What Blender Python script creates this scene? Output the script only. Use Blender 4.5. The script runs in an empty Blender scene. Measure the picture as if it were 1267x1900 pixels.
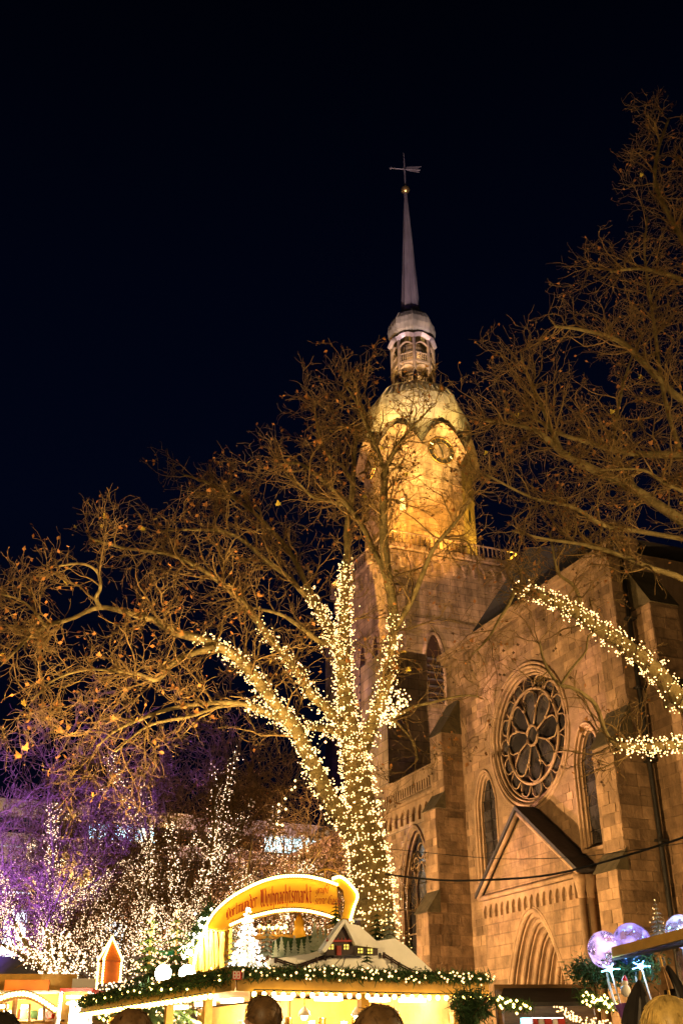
import bpy, math, random
import numpy as np
from mathutils import Vector, Matrix
from mathutils.geometry import tessellate_polygon

random.seed(7)
rng = np.random.default_rng(11)
scene = bpy.context.scene
R = math.radians
PI = math.pi

# ------------------------------------------------------------------ camera
FOC, PITCH, ROLL, ALPHA = 1950.0, R(27.4), R(-0.3), R(22.5)
CAM = np.array([0.0, 0.0, 1.5])
fw = np.array([0, math.cos(PITCH), math.sin(PITCH)])
_x = np.array([1.0, 0, 0]); _u = np.cross(_x, fw)
cx = math.cos(ROLL) * _x + math.sin(ROLL) * _u
cu = -math.sin(ROLL) * _x + math.cos(ROLL) * _u
cam = bpy.data.cameras.new('camera')
cam.sensor_fit = 'VERTICAL'; cam.sensor_height = 36.0; cam.lens = FOC / 1900 * 36
cam.clip_start = 0.1; cam.clip_end = 2000
camo = bpy.data.objects.new('camera', cam)
scene.collection.objects.link(camo)
m = Matrix.Identity(4)
for i in range(3):
    m[i][0], m[i][1], m[i][2], m[i][3] = cx[i], cu[i], -fw[i], CAM[i]
camo.matrix_world = m
scene.camera = camo

# ------------------------------------------------------------------ night sky, exposure
world = bpy.data.worlds.new('World'); scene.world = world; world.use_nodes = True
bg = world.node_tree.nodes['Background']
wn = world.node_tree
tc = wn.nodes.new('ShaderNodeTexCoord'); sx = wn.nodes.new('ShaderNodeSeparateXYZ'); rp0 = wn.nodes.new('ShaderNodeValToRGB')
wn.links.new(tc.outputs['Generated'], sx.inputs[0]); wn.links.new(sx.outputs['Z'], rp0.inputs[0]); wn.links.new(rp0.outputs[0], bg.inputs[0])
e0 = rp0.color_ramp.elements; e0[0].position = 0.0; e0[0].color = (0.0005, 0.0007, 0.0024, 1); e0[1].position = 1.0; e0[1].color = (0.00004, 0.0001, 0.0004, 1)
for ps, cl in ((0.45, (0.00022, 0.0006, 0.0028, 1)), (0.62, (0.00014, 0.0004, 0.0020, 1)), (0.8, (0.00007, 0.0002, 0.0009, 1))): q = e0.new(ps); q.color = cl
bg.inputs[1].default_value = 1.0
scene.view_settings.view_transform = 'Standard'
scene.view_settings.look = 'None'
scene.view_settings.exposure = 1.3
scene.view_settings.gamma = 1.0
cy = scene.cycles
cy.use_denoising = True
try: cy.denoiser = 'OPENIMAGEDENOISE'
except Exception: pass
cy.use_light_tree = True
cy.max_bounces = 5; cy.diffuse_bounces = 3; cy.glossy_bounces = 2; cy.transmission_bounces = 4; cy.transparent_max_bounces = 8
cy.sample_clamp_indirect = 3.0
cy.caustics_reflective = False; cy.caustics_refractive = False

# ------------------------------------------------------------------ geometry helpers
def ray(px, py):
    d = fw * FOC + cx * (px - 633.5) - cu * (py - 950)
    return d
def at(px, py, Y):
    d = ray(px, py); return CAM + d * (Y / d[1])
def proj(P):
    d = np.asarray(P) - CAM; z = d @ fw
    return 633.5 + FOC * (d @ cx) / z, 950 - FOC * (d @ cu) / z
UD = np.array([-math.sin(ALPHA), math.cos(ALPHA), 0]); VD = np.array([math.cos(ALPHA), math.sin(ALPHA), 0]); ZD = np.array([0, 0, 1.0])
def W(u, v, z): return UD * u + VD * v + ZD * z      # church frame: u along the nave, v across
COL = scene.collection

def tag(o, label=None, cat=None, group=None, kind=None):
    if label: o['label'] = label
    if cat: o['category'] = cat
    if group: o['group'] = group
    if kind: o['kind'] = kind
    return o
def empty(name, loc=(0, 0, 0), label=None, cat=None, group=None):
    o = bpy.data.objects.new(name, None); COL.objects.link(o); o.location = [float(c) for c in loc]
    return tag(o, label, cat, group)
def link(name, me, mat, parent=None, world_coords=True):
    o = bpy.data.objects.new(name, me); COL.objects.link(o)
    if mat is not None and len(me.materials) == 0: me.materials.append(mat)
    if parent is not None:
        o.parent = parent
        if world_coords: o.matrix_parent_inverse = inv_of(parent)
    return o
def inv_of(p):
    return Matrix.Translation(-Vector(p.location)) if p.parent is None else Matrix.Identity(4)

class MB:
    def __init__(s): s.V = []; s.F = []
    def add(s, vs, fs):
        b = len(s.V); s.V.extend([tuple(float(c) for c in v) for v in vs]); s.F.extend([tuple(b + i for i in f) for f in fs]); return s
    def obox(s, o, a, b, c):
        o, a, b, c = map(np.asarray, (o, a, b, c))
        vs = [o, o + a, o + a + b, o + b, o + c, o + a + c, o + a + b + c, o + b + c]
        fs = [(0, 3, 2, 1), (4, 5, 6, 7), (0, 1, 5, 4), (1, 2, 6, 5), (2, 3, 7, 6), (3, 0, 4, 7)]
        if np.dot(np.cross(a, b), c) < 0: fs = [f[::-1] for f in fs]
        return s.add(vs, fs)
    def box(s, c, size, rz=0.0):
        c = np.asarray(c, float); ca, sa = math.cos(rz), math.sin(rz)
        a = np.array([ca, sa, 0]) * size[0]; b = np.array([-sa, ca, 0]) * size[1]; e = ZD * size[2]
        return s.obox(c - a / 2 - b / 2 - e / 2, a, b, e)
    def ubox(s, u0, u1, v0, v1, z0, z1):
        return s.obox(W(u0, v0, z0), UD * (u1 - u0), VD * (v1 - v0), ZD * (z1 - z0))
    def prism(s, pts, vec, holes=()):
        vec = np.asarray(vec, float)
        loops = [[Vector(tuple(p)) for p in pts]] + [[Vector(tuple(p)) for p in h] for h in holes]
        flat = [p for l in loops for p in l]
        tris = tessellate_polygon(loops)
        n = len(flat)
        b = len(s.V)
        s.V.extend([tuple(p) for p in flat]); s.V.extend([tuple(float(c) for c in (np.array(p) + vec)) for p in flat])
        for t in tris:
            s.F.append((b + t[0], b + t[1], b + t[2])); s.F.append((b + n + t[2], b + n + t[1], b + n + t[0]))
        k = 0
        for l in loops:
            for i in range(len(l)):
                j = (i + 1) % len(l)
                s.F.append((b + k + i, b + k + j, b + n + k + j, b + n + k + i))
            k += len(l)
        return s
    def tube(s, pts, rad, n=6, caps=True, closed=False):
        P = np.asarray(pts, float); m_ = len(P)
        r = np.full(m_, rad, float) if np.isscalar(rad) else np.asarray(rad, float)
        if closed: T = np.roll(P, -1, 0) - np.roll(P, 1, 0)
        else: T = np.gradient(P, axis=0)
        T /= (np.linalg.norm(T, axis=1)[:, None] + 1e-9)
        ref = np.array([0, 0, 1.0]) if abs(T[:, 2]).mean() < 0.8 else np.array([0.3, 1.0, 0])
        A = np.cross(T, ref); A /= (np.linalg.norm(A, axis=1)[:, None] + 1e-9); B = np.cross(T, A)
        th = np.arange(n) * 2 * PI / n
        vs = (P[:, None, :] + r[:, None, None] * (np.cos(th)[None, :, None] * A[:, None, :] + np.sin(th)[None, :, None] * B[:, None, :])).reshape(-1, 3)
        fs = []
        for i in range(m_ if closed else m_ - 1):
            i2 = (i + 1) % m_
            for j in range(n):
                k = (j + 1) % n
                fs.append((i * n + j, i * n + k, i2 * n + k, i2 * n + j))
        if caps and not closed:
            fs.append(tuple(range(n))[::-1]); fs.append(tuple((m_ - 1) * n + j for j in range(n)))
        return s.add(vs, fs)
    def lathe(s, c, prof, n=16, ph=0.0, fr=None, cap=True):
        c = np.asarray(c, float); ex, ey = (UD, VD) if fr == 'uv' else (np.array([1., 0, 0]), np.array([0, 1., 0]))
        vs = []
        for r, z in prof:
            for j in range(n):
                t = ph + 2 * PI * j / n
                vs.append(c + ex * (r * math.cos(t)) + ey * (r * math.sin(t)) + ZD * z)
        fs = []
        for i in range(len(prof) - 1):
            for j in range(n):
                k = (j + 1) % n
                f = (i * n + j, i * n + k, (i + 1) * n + k, (i + 1) * n + j)
                fs.append(f)
        if cap:
            fs.append(tuple(range(n))[::-1]); fs.append(tuple((len(prof) - 1) * n + j for j in range(n)))
        return s.add(vs, fs)
    def ball(s, c, r, n=8, m_=6, sq=(1, 1, 1)):
        c = np.asarray(c, float); vs = []; fs = []
        for i in range(m_ + 1):
            a = PI * i / m_
            for j in range(n):
                t = 2 * PI * j / n
                vs.append(c + np.array([math.sin(a) * math.cos(t) * sq[0], math.sin(a) * math.sin(t) * sq[1], math.cos(a) * sq[2]]) * r)
        for i in range(m_):
            for j in range(n):
                k = (j + 1) % n; fs.append((i * n + j, (i + 1) * n + j, (i + 1) * n + k, i * n + k))
        return s.add(vs, fs)
    def mesh(s, name, smooth=False):
        me = bpy.data.meshes.new(name); me.from_pydata(s.V, [], s.F); me.update()
        if smooth: me.polygons.foreach_set('use_smooth', [True] * len(me.polygons))
        return me
    def build(s, name, mat, parent=None, smooth=False):
        return link(name, s.mesh(name, smooth), mat, parent)

def np_mesh(name, V, quads=None, tris=None, smooth=True):
    me = bpy.data.meshes.new(name)
    V = np.asarray(V, np.float32).reshape(-1, 3)
    nq = 0 if quads is None else len(quads); nt = 0 if tris is None else len(tris)
    me.vertices.add(len(V)); me.vertices.foreach_set('co', V.ravel())
    li = []
    if nq: li.append(np.asarray(quads, np.int32).ravel())
    if nt: li.append(np.asarray(tris, np.int32).ravel())
    li = np.concatenate(li)
    me.loops.add(len(li)); me.loops.foreach_set('vertex_index', li)
    st = np.concatenate([np.arange(nq) * 4, nq * 4 + np.arange(nt) * 3]).astype(np.int32)
    me.polygons.add(nq + nt); me.polygons.foreach_set('loop_start', st)
    me.polygons.foreach_set('loop_total', np.concatenate([np.full(nq, 4), np.full(nt, 3)]).astype(np.int32))
    if smooth: me.polygons.foreach_set('use_smooth', np.ones(nq + nt, bool))
    me.update(calc_edges=True); me.validate()
    return me

def norm(a): return a / (np.linalg.norm(a, axis=-1, keepdims=True) + 1e-9)
def batch_tubes(groups):
    """groups: list of (P (N,K,3), r (N,K), sides) -> verts, quads"""
    VV = []; QQ = []; off = 0
    for P, r, S in groups:
        N, K, _ = P.shape
        if N == 0: continue
        T = norm(np.gradient(P, axis=1))
        ref = np.where(np.abs(T[:, :1, 2:3]) > 0.85, np.array([1.0, 0.2, 0]), np.array([0.1, 0.05, 1.0]))
        A = norm(np.cross(T, np.broadcast_to(ref, T.shape))); B = np.cross(T, A)
        th = np.arange(S) * 2 * PI / S
        v = P[:, :, None, :] + r[:, :, None, None] * (np.cos(th)[None, None, :, None] * A[:, :, None, :] + np.sin(th)[None, None, :, None] * B[:, :, None, :])
        idx = np.arange(N * K * S).reshape(N, K, S)
        a = idx[:, :-1, :]; b = np.roll(idx, -1, 2)[:, :-1, :]; c = np.roll(idx, -1, 2)[:, 1:, :]; d = idx[:, 1:, :]
        QQ.append((np.stack([a, b, c, d], -1).reshape(-1, 4) + off)); VV.append(v.reshape(-1, 3)); off += N * K * S
    return np.concatenate(VV), np.concatenate(QQ)
OCT_V = np.array([(1, 0, 0), (-1, 0, 0), (0, 1, 0), (0, -1, 0), (0, 0, 1), (0, 0, -1)], float)
OCT_F = np.array([(0, 2, 4), (2, 1, 4), (1, 3, 4), (3, 0, 4), (2, 0, 5), (1, 2, 5), (3, 1, 5), (0, 3, 5)])
def bulbs_mesh(name, C, r):
    C = np.asarray(C, float); N = len(C)
    r = np.full(N, r) if np.isscalar(r) else r
    V = C[:, None, :] + OCT_V[None] * r[:, None, None]
    F = OCT_F[None] + (np.arange(N) * 6)[:, None, None]
    return np_mesh(name, V.reshape(-1, 3), tris=F.reshape(-1, 3))
def catmull(pts, per=6):
    P = np.asarray(pts, float)
    if len(P) < 3:
        t = np.linspace(0, 1, per + 1)[:, None]; return P[0] * (1 - t) + P[-1] * t
    Q = np.vstack([2 * P[0] - P[1], P, 2 * P[-1] - P[-2]]); out = []
    for i in range(1, len(Q) - 2):
        for k in range(per):
            t = k / per
            out.append(0.5 * ((2 * Q[i]) + (Q[i + 1] - Q[i - 1]) * t + (2 * Q[i - 1] - 5 * Q[i] + 4 * Q[i + 1] - Q[i + 2]) * t * t + (3 * Q[i] - Q[i - 1] - 3 * Q[i + 1] + Q[i + 2]) * t ** 3))
    out.append(P[-1]); return np.array(out)

# ------------------------------------------------------------------ materials
def mat(name, col, rough=0.8, metal=0.0, var=0.25, scale=3.0, bump=0.0, bscale=25.0, spec=0.3, col2=None, rnd=0.0, stretch=None, streak=0.0, trans=0.0, emis=None, estr=0.0):
    mt = bpy.data.materials.new(name); mt.use_nodes = True
    nt = mt.node_tree; b = nt.nodes['Principled BSDF']
    b.inputs['Roughness'].default_value = rough; b.inputs['Metallic'].default_value = metal
    b.inputs['Specular IOR Level'].default_value = spec
    if trans: b.inputs['Transmission Weight'].default_value = trans
    g = nt.nodes.new('ShaderNodeNewGeometry')
    src = g.outputs['Position']
    if stretch:
        vm = nt.nodes.new('ShaderNodeVectorMath'); vm.operation = 'MULTIPLY'; vm.inputs[1].default_value = stretch
        nt.links.new(src, vm.inputs[0]); src = vm.outputs[0]
    n1 = nt.nodes.new('ShaderNodeTexNoise'); n1.inputs['Scale'].default_value = scale; n1.inputs['Detail'].default_value = 6; n1.inputs['Roughness'].default_value = 0.65
    nt.links.new(src, n1.inputs['Vector'])
    rmp = nt.nodes.new('ShaderNodeValToRGB')
    c2 = col2 or tuple(c * (1 + var) for c in col); c1 = tuple(c * (1 - var) for c in col) if not col2 else col
    rmp.color_ramp.elements[0].position = 0.35; rmp.color_ramp.elements[1].position = 0.68
    rmp.color_ramp.elements[0].color = (*c1, 1); rmp.color_ramp.elements[1].color = (*c2, 1)
    nt.links.new(n1.outputs['Fac'], rmp.inputs[0]); out = rmp.outputs[0]
    if rnd:
        oi = nt.nodes.new('ShaderNodeObjectInfo'); ad = nt.nodes.new('ShaderNodeMath'); ad.operation = 'ADD'
        nt.links.new(oi.outputs['Random'], ad.inputs[0]); nt.links.new(g.outputs['Random Per Island'], ad.inputs[1])
        fr = nt.nodes.new('ShaderNodeMath'); fr.operation = 'FRACT'; nt.links.new(ad.outputs[0], fr.inputs[0])
        mr = nt.nodes.new('ShaderNodeMapRange'); mr.inputs['To Min'].default_value = 1 - rnd; mr.inputs['To Max'].default_value = 1 + rnd
        nt.links.new(fr.outputs[0], mr.inputs['Value'])
        mx = nt.nodes.new('ShaderNodeVectorMath'); mx.operation = 'SCALE'
        nt.links.new(out, mx.inputs[0]); nt.links.new(mr.outputs[0], mx.inputs['Scale']); out = mx.outputs[0]
    if streak:      # soot and water stains of their own shape
        vs_ = nt.nodes.new('ShaderNodeVectorMath'); vs_.operation = 'MULTIPLY'; vs_.inputs[1].default_value = (1, 1, .22); nt.links.new(g.outputs['Position'], vs_.inputs[0])
        n3 = nt.nodes.new('ShaderNodeTexNoise'); n3.inputs['Scale'].default_value = .9; n3.inputs['Detail'].default_value = 7; n3.inputs['Roughness'].default_value = .7; nt.links.new(vs_.outputs[0], n3.inputs['Vector'])
        mq = nt.nodes.new('ShaderNodeMapRange'); mq.inputs['From Min'].default_value = .36; mq.inputs['From Max'].default_value = .6; mq.inputs['To Min'].default_value = 1 - streak; mq.inputs['To Max'].default_value = 1.08; nt.links.new(n3.outputs['Fac'], mq.inputs['Value'])
        ms = nt.nodes.new('ShaderNodeVectorMath'); ms.operation = 'SCALE'; nt.links.new(out, ms.inputs[0]); nt.links.new(mq.outputs[0], ms.inputs['Scale']); out = ms.outputs[0]
    nt.links.new(out, b.inputs['Base Color'])
    if bump:
        n2 = nt.nodes.new('ShaderNodeTexNoise'); n2.inputs['Scale'].default_value = bscale; n2.inputs['Detail'].default_value = 5
        nt.links.new(src, n2.inputs['Vector'])
        bp = nt.nodes.new('ShaderNodeBump'); bp.inputs['Strength'].default_value = bump; bp.inputs['Distance'].default_value = 0.05
        nt.links.new(n2.outputs['Fac'], bp.inputs['Height']); nt.links.new(bp.outputs[0], b.inputs['Normal'])
    if emis:
        b.inputs['Emission Color'].default_value = (*emis, 1); b.inputs['Emission Strength'].default_value = estr
    return mt
def courses(mt, w, h, depth=.35, dark=.72):
    """add faint block courses to a stone that stands too far off to show single blocks"""
    nt = mt.node_tree; bs = nt.nodes['Principled BSDF']; g = nt.nodes.new('ShaderNodeNewGeometry')
    d1 = nt.nodes.new('ShaderNodeVectorMath'); d1.operation = 'DOT_PRODUCT'; d1.inputs[1].default_value = tuple(UD + VD)
    d2 = nt.nodes.new('ShaderNodeVectorMath'); d2.operation = 'DOT_PRODUCT'; d2.inputs[1].default_value = (0, 0, 1)
    cb = nt.nodes.new('ShaderNodeCombineXYZ'); br = nt.nodes.new('ShaderNodeTexBrick')
    for q in (d1, d2): nt.links.new(g.outputs['Position'], q.inputs[0])
    nt.links.new(d1.outputs['Value'], cb.inputs[0]); nt.links.new(d2.outputs['Value'], cb.inputs[1]); nt.links.new(cb.outputs[0], br.inputs['Vector'])
    br.inputs['Scale'].default_value = 1.0; br.inputs['Brick Width'].default_value = w; br.inputs['Row Height'].default_value = h; br.inputs['Mortar Size'].default_value = .03; br.inputs['Mortar Smooth'].default_value = .4
    br.inputs['Color1'].default_value = (1.15, 1.12, 1.1, 1); br.inputs['Color2'].default_value = (.78, .8, .8, 1); br.inputs['Mortar'].default_value = (dark, dark, dark, 1)
    old = bs.inputs['Base Color'].links[0].from_socket; mx = nt.nodes.new('ShaderNodeVectorMath'); mx.operation = 'MULTIPLY'
    nt.links.new(old, mx.inputs[0]); nt.links.new(br.outputs['Color'], mx.inputs[1]); nt.links.new(mx.outputs[0], bs.inputs['Base Color'])
    return mt
def glow(name, col, s):
    mt = bpy.data.materials.new(name); mt.use_nodes = True; nt = mt.node_tree
    nt.nodes.remove(nt.nodes['Principled BSDF']); e = nt.nodes.new('ShaderNodeEmission')
    e.inputs[0].default_value = (*col, 1); e.inputs[1].default_value = s
    nt.links.new(e.outputs[0], nt.nodes['Material Output'].inputs[0]); return mt
M = {}
M['stone'] = mat('sandstone', (0.26, 0.17, 0.098), 0.9, var=0.3, scale=1.6, bump=0.5, bscale=9, rnd=0.32, spec=0.15, streak=.48)
M['mortar'] = mat('mortar', (0.20, 0.135, 0.082), 0.95, var=0.25, scale=3, bump=0.4, bscale=20, spec=0.1)
M['trim'] = mat('dressed_stone', (0.30, 0.20, 0.118), 0.85, var=0.2, scale=2.2, bump=0.25, bscale=14, spec=0.2, streak=.4)
M['tower'] = mat('tower_stone', (0.30, 0.22, 0.15), 0.9, var=0.3, scale=0.9, bump=0.5, bscale=3, rnd=0.16, spec=0.12, streak=.5)
courses(M['tower'], 1.5, .7, dark=.5)
M['ashlar'] = courses(mat('porch_ashlar', (0.26, 0.17, 0.098), 0.9, var=0.3, scale=1.6, bump=0.5, bscale=9, spec=0.15, streak=.5), .85, .4)
M['capstone'] = mat('mossy_capstone', (0.085, 0.068, 0.036), 0.9, var=0.35, scale=3, bump=0.4, bscale=10)
M['slate'] = mat('slate', (0.035, 0.032, 0.035), 0.7, var=0.3, scale=2, bump=0.4, bscale=6)
M['copper'] = mat('weathered_sheet', (0.26, 0.25, 0.20), 0.55, metal=0.25, scale=0.8, col2=(0.52, 0.49, 0.38), bump=0.25, bscale=2.5, rnd=0.08, stretch=(1, 1, 0.35))
M['lead'] = mat('lead_sheet', (0.20, 0.18, 0.2), 0.5, metal=0.35, scale=1.2, col2=(0.34, 0.31, 0.33), bump=0.2, bscale=3, rnd=0.1, stretch=(1, 1, 0.2))
M['paintwood'] = mat('pale_painted_wood', (0.16, 0.13, 0.115), 0.7, var=0.2, scale=2)
M['gold'] = mat('gilding', (0.72, 0.50, 0.18), 0.35, metal=0.9, var=0.12, scale=3)
M['iron'] = mat('dark_iron', (0.02, 0.018, 0.016), 0.55, var=0.3, scale=6)
M['glass'] = mat('dark_leaded_glass', (0.028, 0.025, 0.024), 0.2, var=0.6, scale=1.5, bump=0.25, bscale=5, spec=0.6, rnd=0.5)
M['clock'] = mat('clock_face', (0.03, 0.028, 0.022), 0.5, var=0.2, scale=2)
M['bark'] = mat('plane_bark', (0.12, 0.088, 0.034), 0.9, scale=5, col2=(0.29, 0.22, 0.09), bump=0.6, bscale=22, spec=0.15)
M['twig'] = mat('twig', (0.19, 0.12, 0.045), 0.85, var=0.35, scale=2.5, rnd=0.35, spec=0.2)
M['leaf_o'] = mat('rust_leaf', (0.30, 0.125, 0.03), 0.7, var=0.35, scale=7, rnd=0.3)
M['leaf_y'] = mat('yellow_leaf', (0.50, 0.38, 0.05), 0.7, var=0.3, scale=7, rnd=0.25)
M['seed'] = mat('seed_ball', (0.12, 0.07, 0.035), 0.95, var=0.3, scale=20)
M['bulb'] = glow('warm_bulb', (1.0, 0.55, 0.19), 2.3)
M['bulb_far'] = glow('warm_far_bulb', (1.0, 0.64, 0.36), 2.2)
M['bulb_y'] = glow('yellow_bulb', (1.0, 0.64, 0.14), 9.5)
M['bulb_w'] = glow('white_bulb', (1.0, 0.86, 0.62), 6.0)
M['wire'] = mat('cable', (0.012, 0.012, 0.012), 0.6)
M['ground'] = mat('paving', (0.09, 0.08, 0.07), 0.75, var=0.3, scale=1.5, bump=0.3, bscale=10)
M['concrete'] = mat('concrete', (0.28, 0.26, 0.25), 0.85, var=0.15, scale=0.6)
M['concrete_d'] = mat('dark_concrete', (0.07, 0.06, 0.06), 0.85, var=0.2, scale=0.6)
M['litpane'] = glow('lit_office_pane', (0.55, 0.93, 1.0), 3.2)
M['warmpane'] = glow('lit_warm_pane', (1.0, 0.9, 0.5), 1.6)
M['whitepane'] = glow('lit_white_pane', (0.9, 0.95, 1.0), 2.4)
M['darkpane'] = mat('office_glass', (0.02, 0.025, 0.03), 0.1, var=0.3, scale=1, spec=0.6)
M['wood'] = mat('stall_wood', (0.20, 0.105, 0.04), 0.7, scale=3, var=0.3, bump=0.3, bscale=18, stretch=(1, 1, 6), rnd=0.2)
M['wood_y'] = mat('pine_wood', (0.50, 0.29, 0.065), 0.65, scale=3, var=0.25, bump=0.2, bscale=18, rnd=0.2)
M['barkslab'] = mat('rough_bark_slab', (0.55, 0.34, 0.085), 0.9, scale=4, var=0.45, bump=0.9, bscale=14, stretch=(5, 5, 0.6), rnd=0.25)
M['snow'] = mat('painted_snow', (0.80, 0.79, 0.72), 0.8, var=0.08, scale=4, bump=0.15, bscale=6)
M['hutdark'] = mat('dark_brown_paint', (0.035, 0.018, 0.014), 0.6, var=0.3, scale=6)
M['hutred'] = mat('red_trim_paint', (0.30, 0.03, 0.02), 0.6, var=0.2, scale=6)
M['signy'] = mat('yellow_sign_paint', (0.80, 0.44, 0.03), 0.55, var=0.08, scale=2)
M['signr'] = mat('red_lettering', (0.36, 0.012, 0.008), 0.6, var=0.1, scale=9)
M['white'] = mat('white_paint', (0.78, 0.76, 0.72), 0.6, var=0.06, scale=3)
M['red'] = mat('red_paint', (0.55, 0.03, 0.02), 0.5, var=0.12, scale=5)
M['orange'] = mat('orange_paint', (0.62, 0.16, 0.03), 0.55, var=0.15, scale=4)
M['needle'] = mat('fir_needle', (0.035, 0.075, 0.022), 0.75, var=0.4, scale=9, rnd=0.4)
M['needle_s'] = mat('snowy_needle', (0.24, 0.30, 0.20), 0.8, scale=9, col2=(0.6, 0.62, 0.52), rnd=0.2)
M['awning'] = mat('green_cloth', (0.03, 0.33, 0.22), 0.8, var=0.12, scale=3)
M['canvas'] = mat('dark_roof_canvas', (0.035, 0.03, 0.028), 0.8, var=0.3, scale=3)
M['skin'] = mat('skin', (0.42, 0.24, 0.17), 0.55, var=0.08, scale=8)
M['hair_d'] = mat('brown_hair', (0.09, 0.05, 0.02), 0.5, var=0.35, scale=30, rnd=0.3)
M['hair_k'] = mat('black_hair', (0.02, 0.016, 0.012), 0.5, var=0.35, scale=30, rnd=0.3)
M['hair_b'] = mat('blonde_hair', (0.48, 0.33, 0.10), 0.45, var=0.35, scale=30, rnd=0.3)
M['coat'] = mat('dark_coat', (0.03, 0.032, 0.04), 0.85, var=0.2, scale=10)
M['lampbody'] = mat('lamp_housing', (0.05, 0.05, 0.05), 0.5, var=0.1, scale=5)
M['led_b'] = glow('blue_led', (0.12, 0.35, 1.0), 12.0)
M['led_c'] = glow('cyan_led', (0.2, 0.85, 1.0), 10.0)
M['led_p'] = glow('pink_led', (0.8, 0.35, 1.0), 7.0)
M['toy_p'] = mat('purple_foil', (0.30, 0.12, 0.5), 0.3, metal=0.3, var=0.3, scale=12)
M['baublegold'] = mat('gold_bauble', (0.75, 0.48, 0.12), 0.2, metal=1.0, var=0.1, scale=5)
# ------------------------------------------------------------------ setting
g = MB(); g.add([(-600, -200, 0), (600, -200, 0), (600, 900, 0), (-600, 900, 0)], [(0, 1, 2, 3)])
tag(g.build('ground', M['ground']), kind='structure')

def spot(name, loc, target, power, col, angle=60, blend=0.6, size=0.15, parent=None):
    l = bpy.data.lights.new(name, 'SPOT'); l.energy = power; l.color = col; l.spot_size = R(angle); l.spot_blend = blend; l.shadow_soft_size = size
    o = bpy.data.objects.new(name, l); COL.objects.link(o)
    d = Vector([float(c) for c in np.asarray(target) - np.asarray(loc)])
    o.location = [float(c) for c in loc]; o.rotation_euler = d.to_track_quat('-Z', 'Y').to_euler()
    if parent is not None: o.parent = parent; o.matrix_parent_inverse = inv_of(parent)
    return o
def point(name, loc, power, col, size=0.1, parent=None):
    l = bpy.data.lights.new(name, 'POINT'); l.energy = power; l.color = col; l.shadow_soft_size = size
    o = bpy.data.objects.new(name, l); COL.objects.link(o); o.location = [float(c) for c in loc]
    if parent is not None: o.parent = parent; o.matrix_parent_inverse = inv_of(parent)
    return o
def floodlight(loc, target, power, col, label, angle=70, glowcol=None, size=0.35, stand=True, group=None, blend=0.7):
    """a lamp housing on a bracket with a lit front glass and a spot lamp just in front of it"""
    loc = np.asarray(loc, float); d = norm(np.asarray(target, float) - loc)
    side = norm(np.cross(d, ZD)); up = np.cross(side, d)
    root = empty('floodlight', loc, label, 'floodlight', group)
    s = size
    MB().obox(loc - side * s / 2 - up * s * .35 - d * s * .5, side * s, up * s * .7, d * s * .5).build('housing', M['lampbody'], root)
    gm = glow('flood_glass', glowcol or col, 6.0)
    MB().obox(loc - side * s * .44 - up * s * .29 + d * .002, side * s * .88, up * s * .58, d * .02).build('lens', gm, root)
    b = MB(); b.tube([loc - d * s * .3 - side * s * .6, loc - d * s * .3 - side * s * .6 - ZD * s * .7, loc - d * s * .3 + side * s * .6 - ZD * s * .7, loc - d * s * .3 + side * s * .6], .02, 5)
    b.build('bracket', M['lampbody'], root)
    if stand and loc[2] - s * .7 > 0:
        MB().tube([loc - d * s * .3 - ZD * s * .7, [loc[0] - d[0] * s * .3, loc[1] - d[1] * s * .3, stand if stand is not True else 0]], .035, 6).build('post', M['lampbody'], root)
    spot('lamp', loc + d * 0.06, target, power, col, angle, blend, 0.2, root)
    return root

# ------------------------------------------------------------------ church
church = empty('church', W(35, 30, 0), 'large floodlit sandstone church with rose window and tall domed clock tower', 'church')
FV = 22.5           # plane of the transept front
EAVE = 17.8
def arch(u0, u1, z0, zs, za, n=10):
    """pointed arch outline as (u, z), going up the u0 side"""
    c = (u0 + u1) / 2; h = abs(u1 - u0) / 2; s = 1 if u1 > u0 else -1; out = [(u0, z0)]
    for i in range(n + 1):
        t = i / n; out.append((c - s * h * (1 - t), zs + (za - zs) * math.sin(min(1, t) * PI / 2) ** 0.85))
    for i in range(n - 1, -1, -1):
        t = i / n; out.append((c + s * h * (1 - t), zs + (za - zs) * math.sin(t * PI / 2) ** 0.85))
    out.append((u1, z0)); return out
def grow_outline(o, d):
    c = np.mean(np.array(o), 0); A = np.array(o, float)
    P = np.vstack([A[0] * 2 - A[1], A, A[-1] * 2 - A[-2]]); res = []
    for i in range(1, len(P) - 1):
        t = P[i + 1] - P[i - 1]; nrm = np.array([-t[1], t[0]]); nrm = nrm / (np.linalg.norm(nrm) + 1e-9)
        if np.dot(nrm, A[i - 1] - c) < 0: nrm = -nrm
        res.append(tuple(A[i - 1] + nrm * d))
    res[0] = (res[0][0], A[0][1]); res[-1] = (res[-1][0], A[-1][1]); return res
def circ(u, z, r, n=40, a0=0.0): return [(u + r * math.cos(a0 + 2 * PI * i / n), z + r * math.sin(a0 + 2 * PI * i / n)) for i in range(n)]
def w3(o, v): return [W(a, v, b) for a, b in o]

UC, ZC, RR = 35.15, 12.8, 2.62      # rose centre and outer radius
lancets = [(38.2, 39.45, 7.9, 10.9, 11.95), (30.7, 32.0, 7.9, 10.9, 12.0)]
PW0, PW1 = 31.5, 38.3               # porch
PV = 21.8
hole_rose = circ(UC, ZC, RR, 48)
hole_l = [grow_outline(arch(*l), .22) for l in lancets]
hole_p = arch(36.9, 32.9, 0.0, 3.6, 6.3)
U0, U1 = 28.05, 41.7
hp = [(a, max(b, 0.02)) for a, b in hole_p]
tw = MB()
outer = [(U0, 0), (U1, 0), (U1, EAVE), (U0, EAVE)]
tw.prism(w3(outer, FV), VD * 0.9, [w3(hole_rose, FV)] + [w3(h, FV) for h in hole_l] + [w3(hp, FV)])
transept = tw.build('transept_wall', M['mortar'], church)
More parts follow.
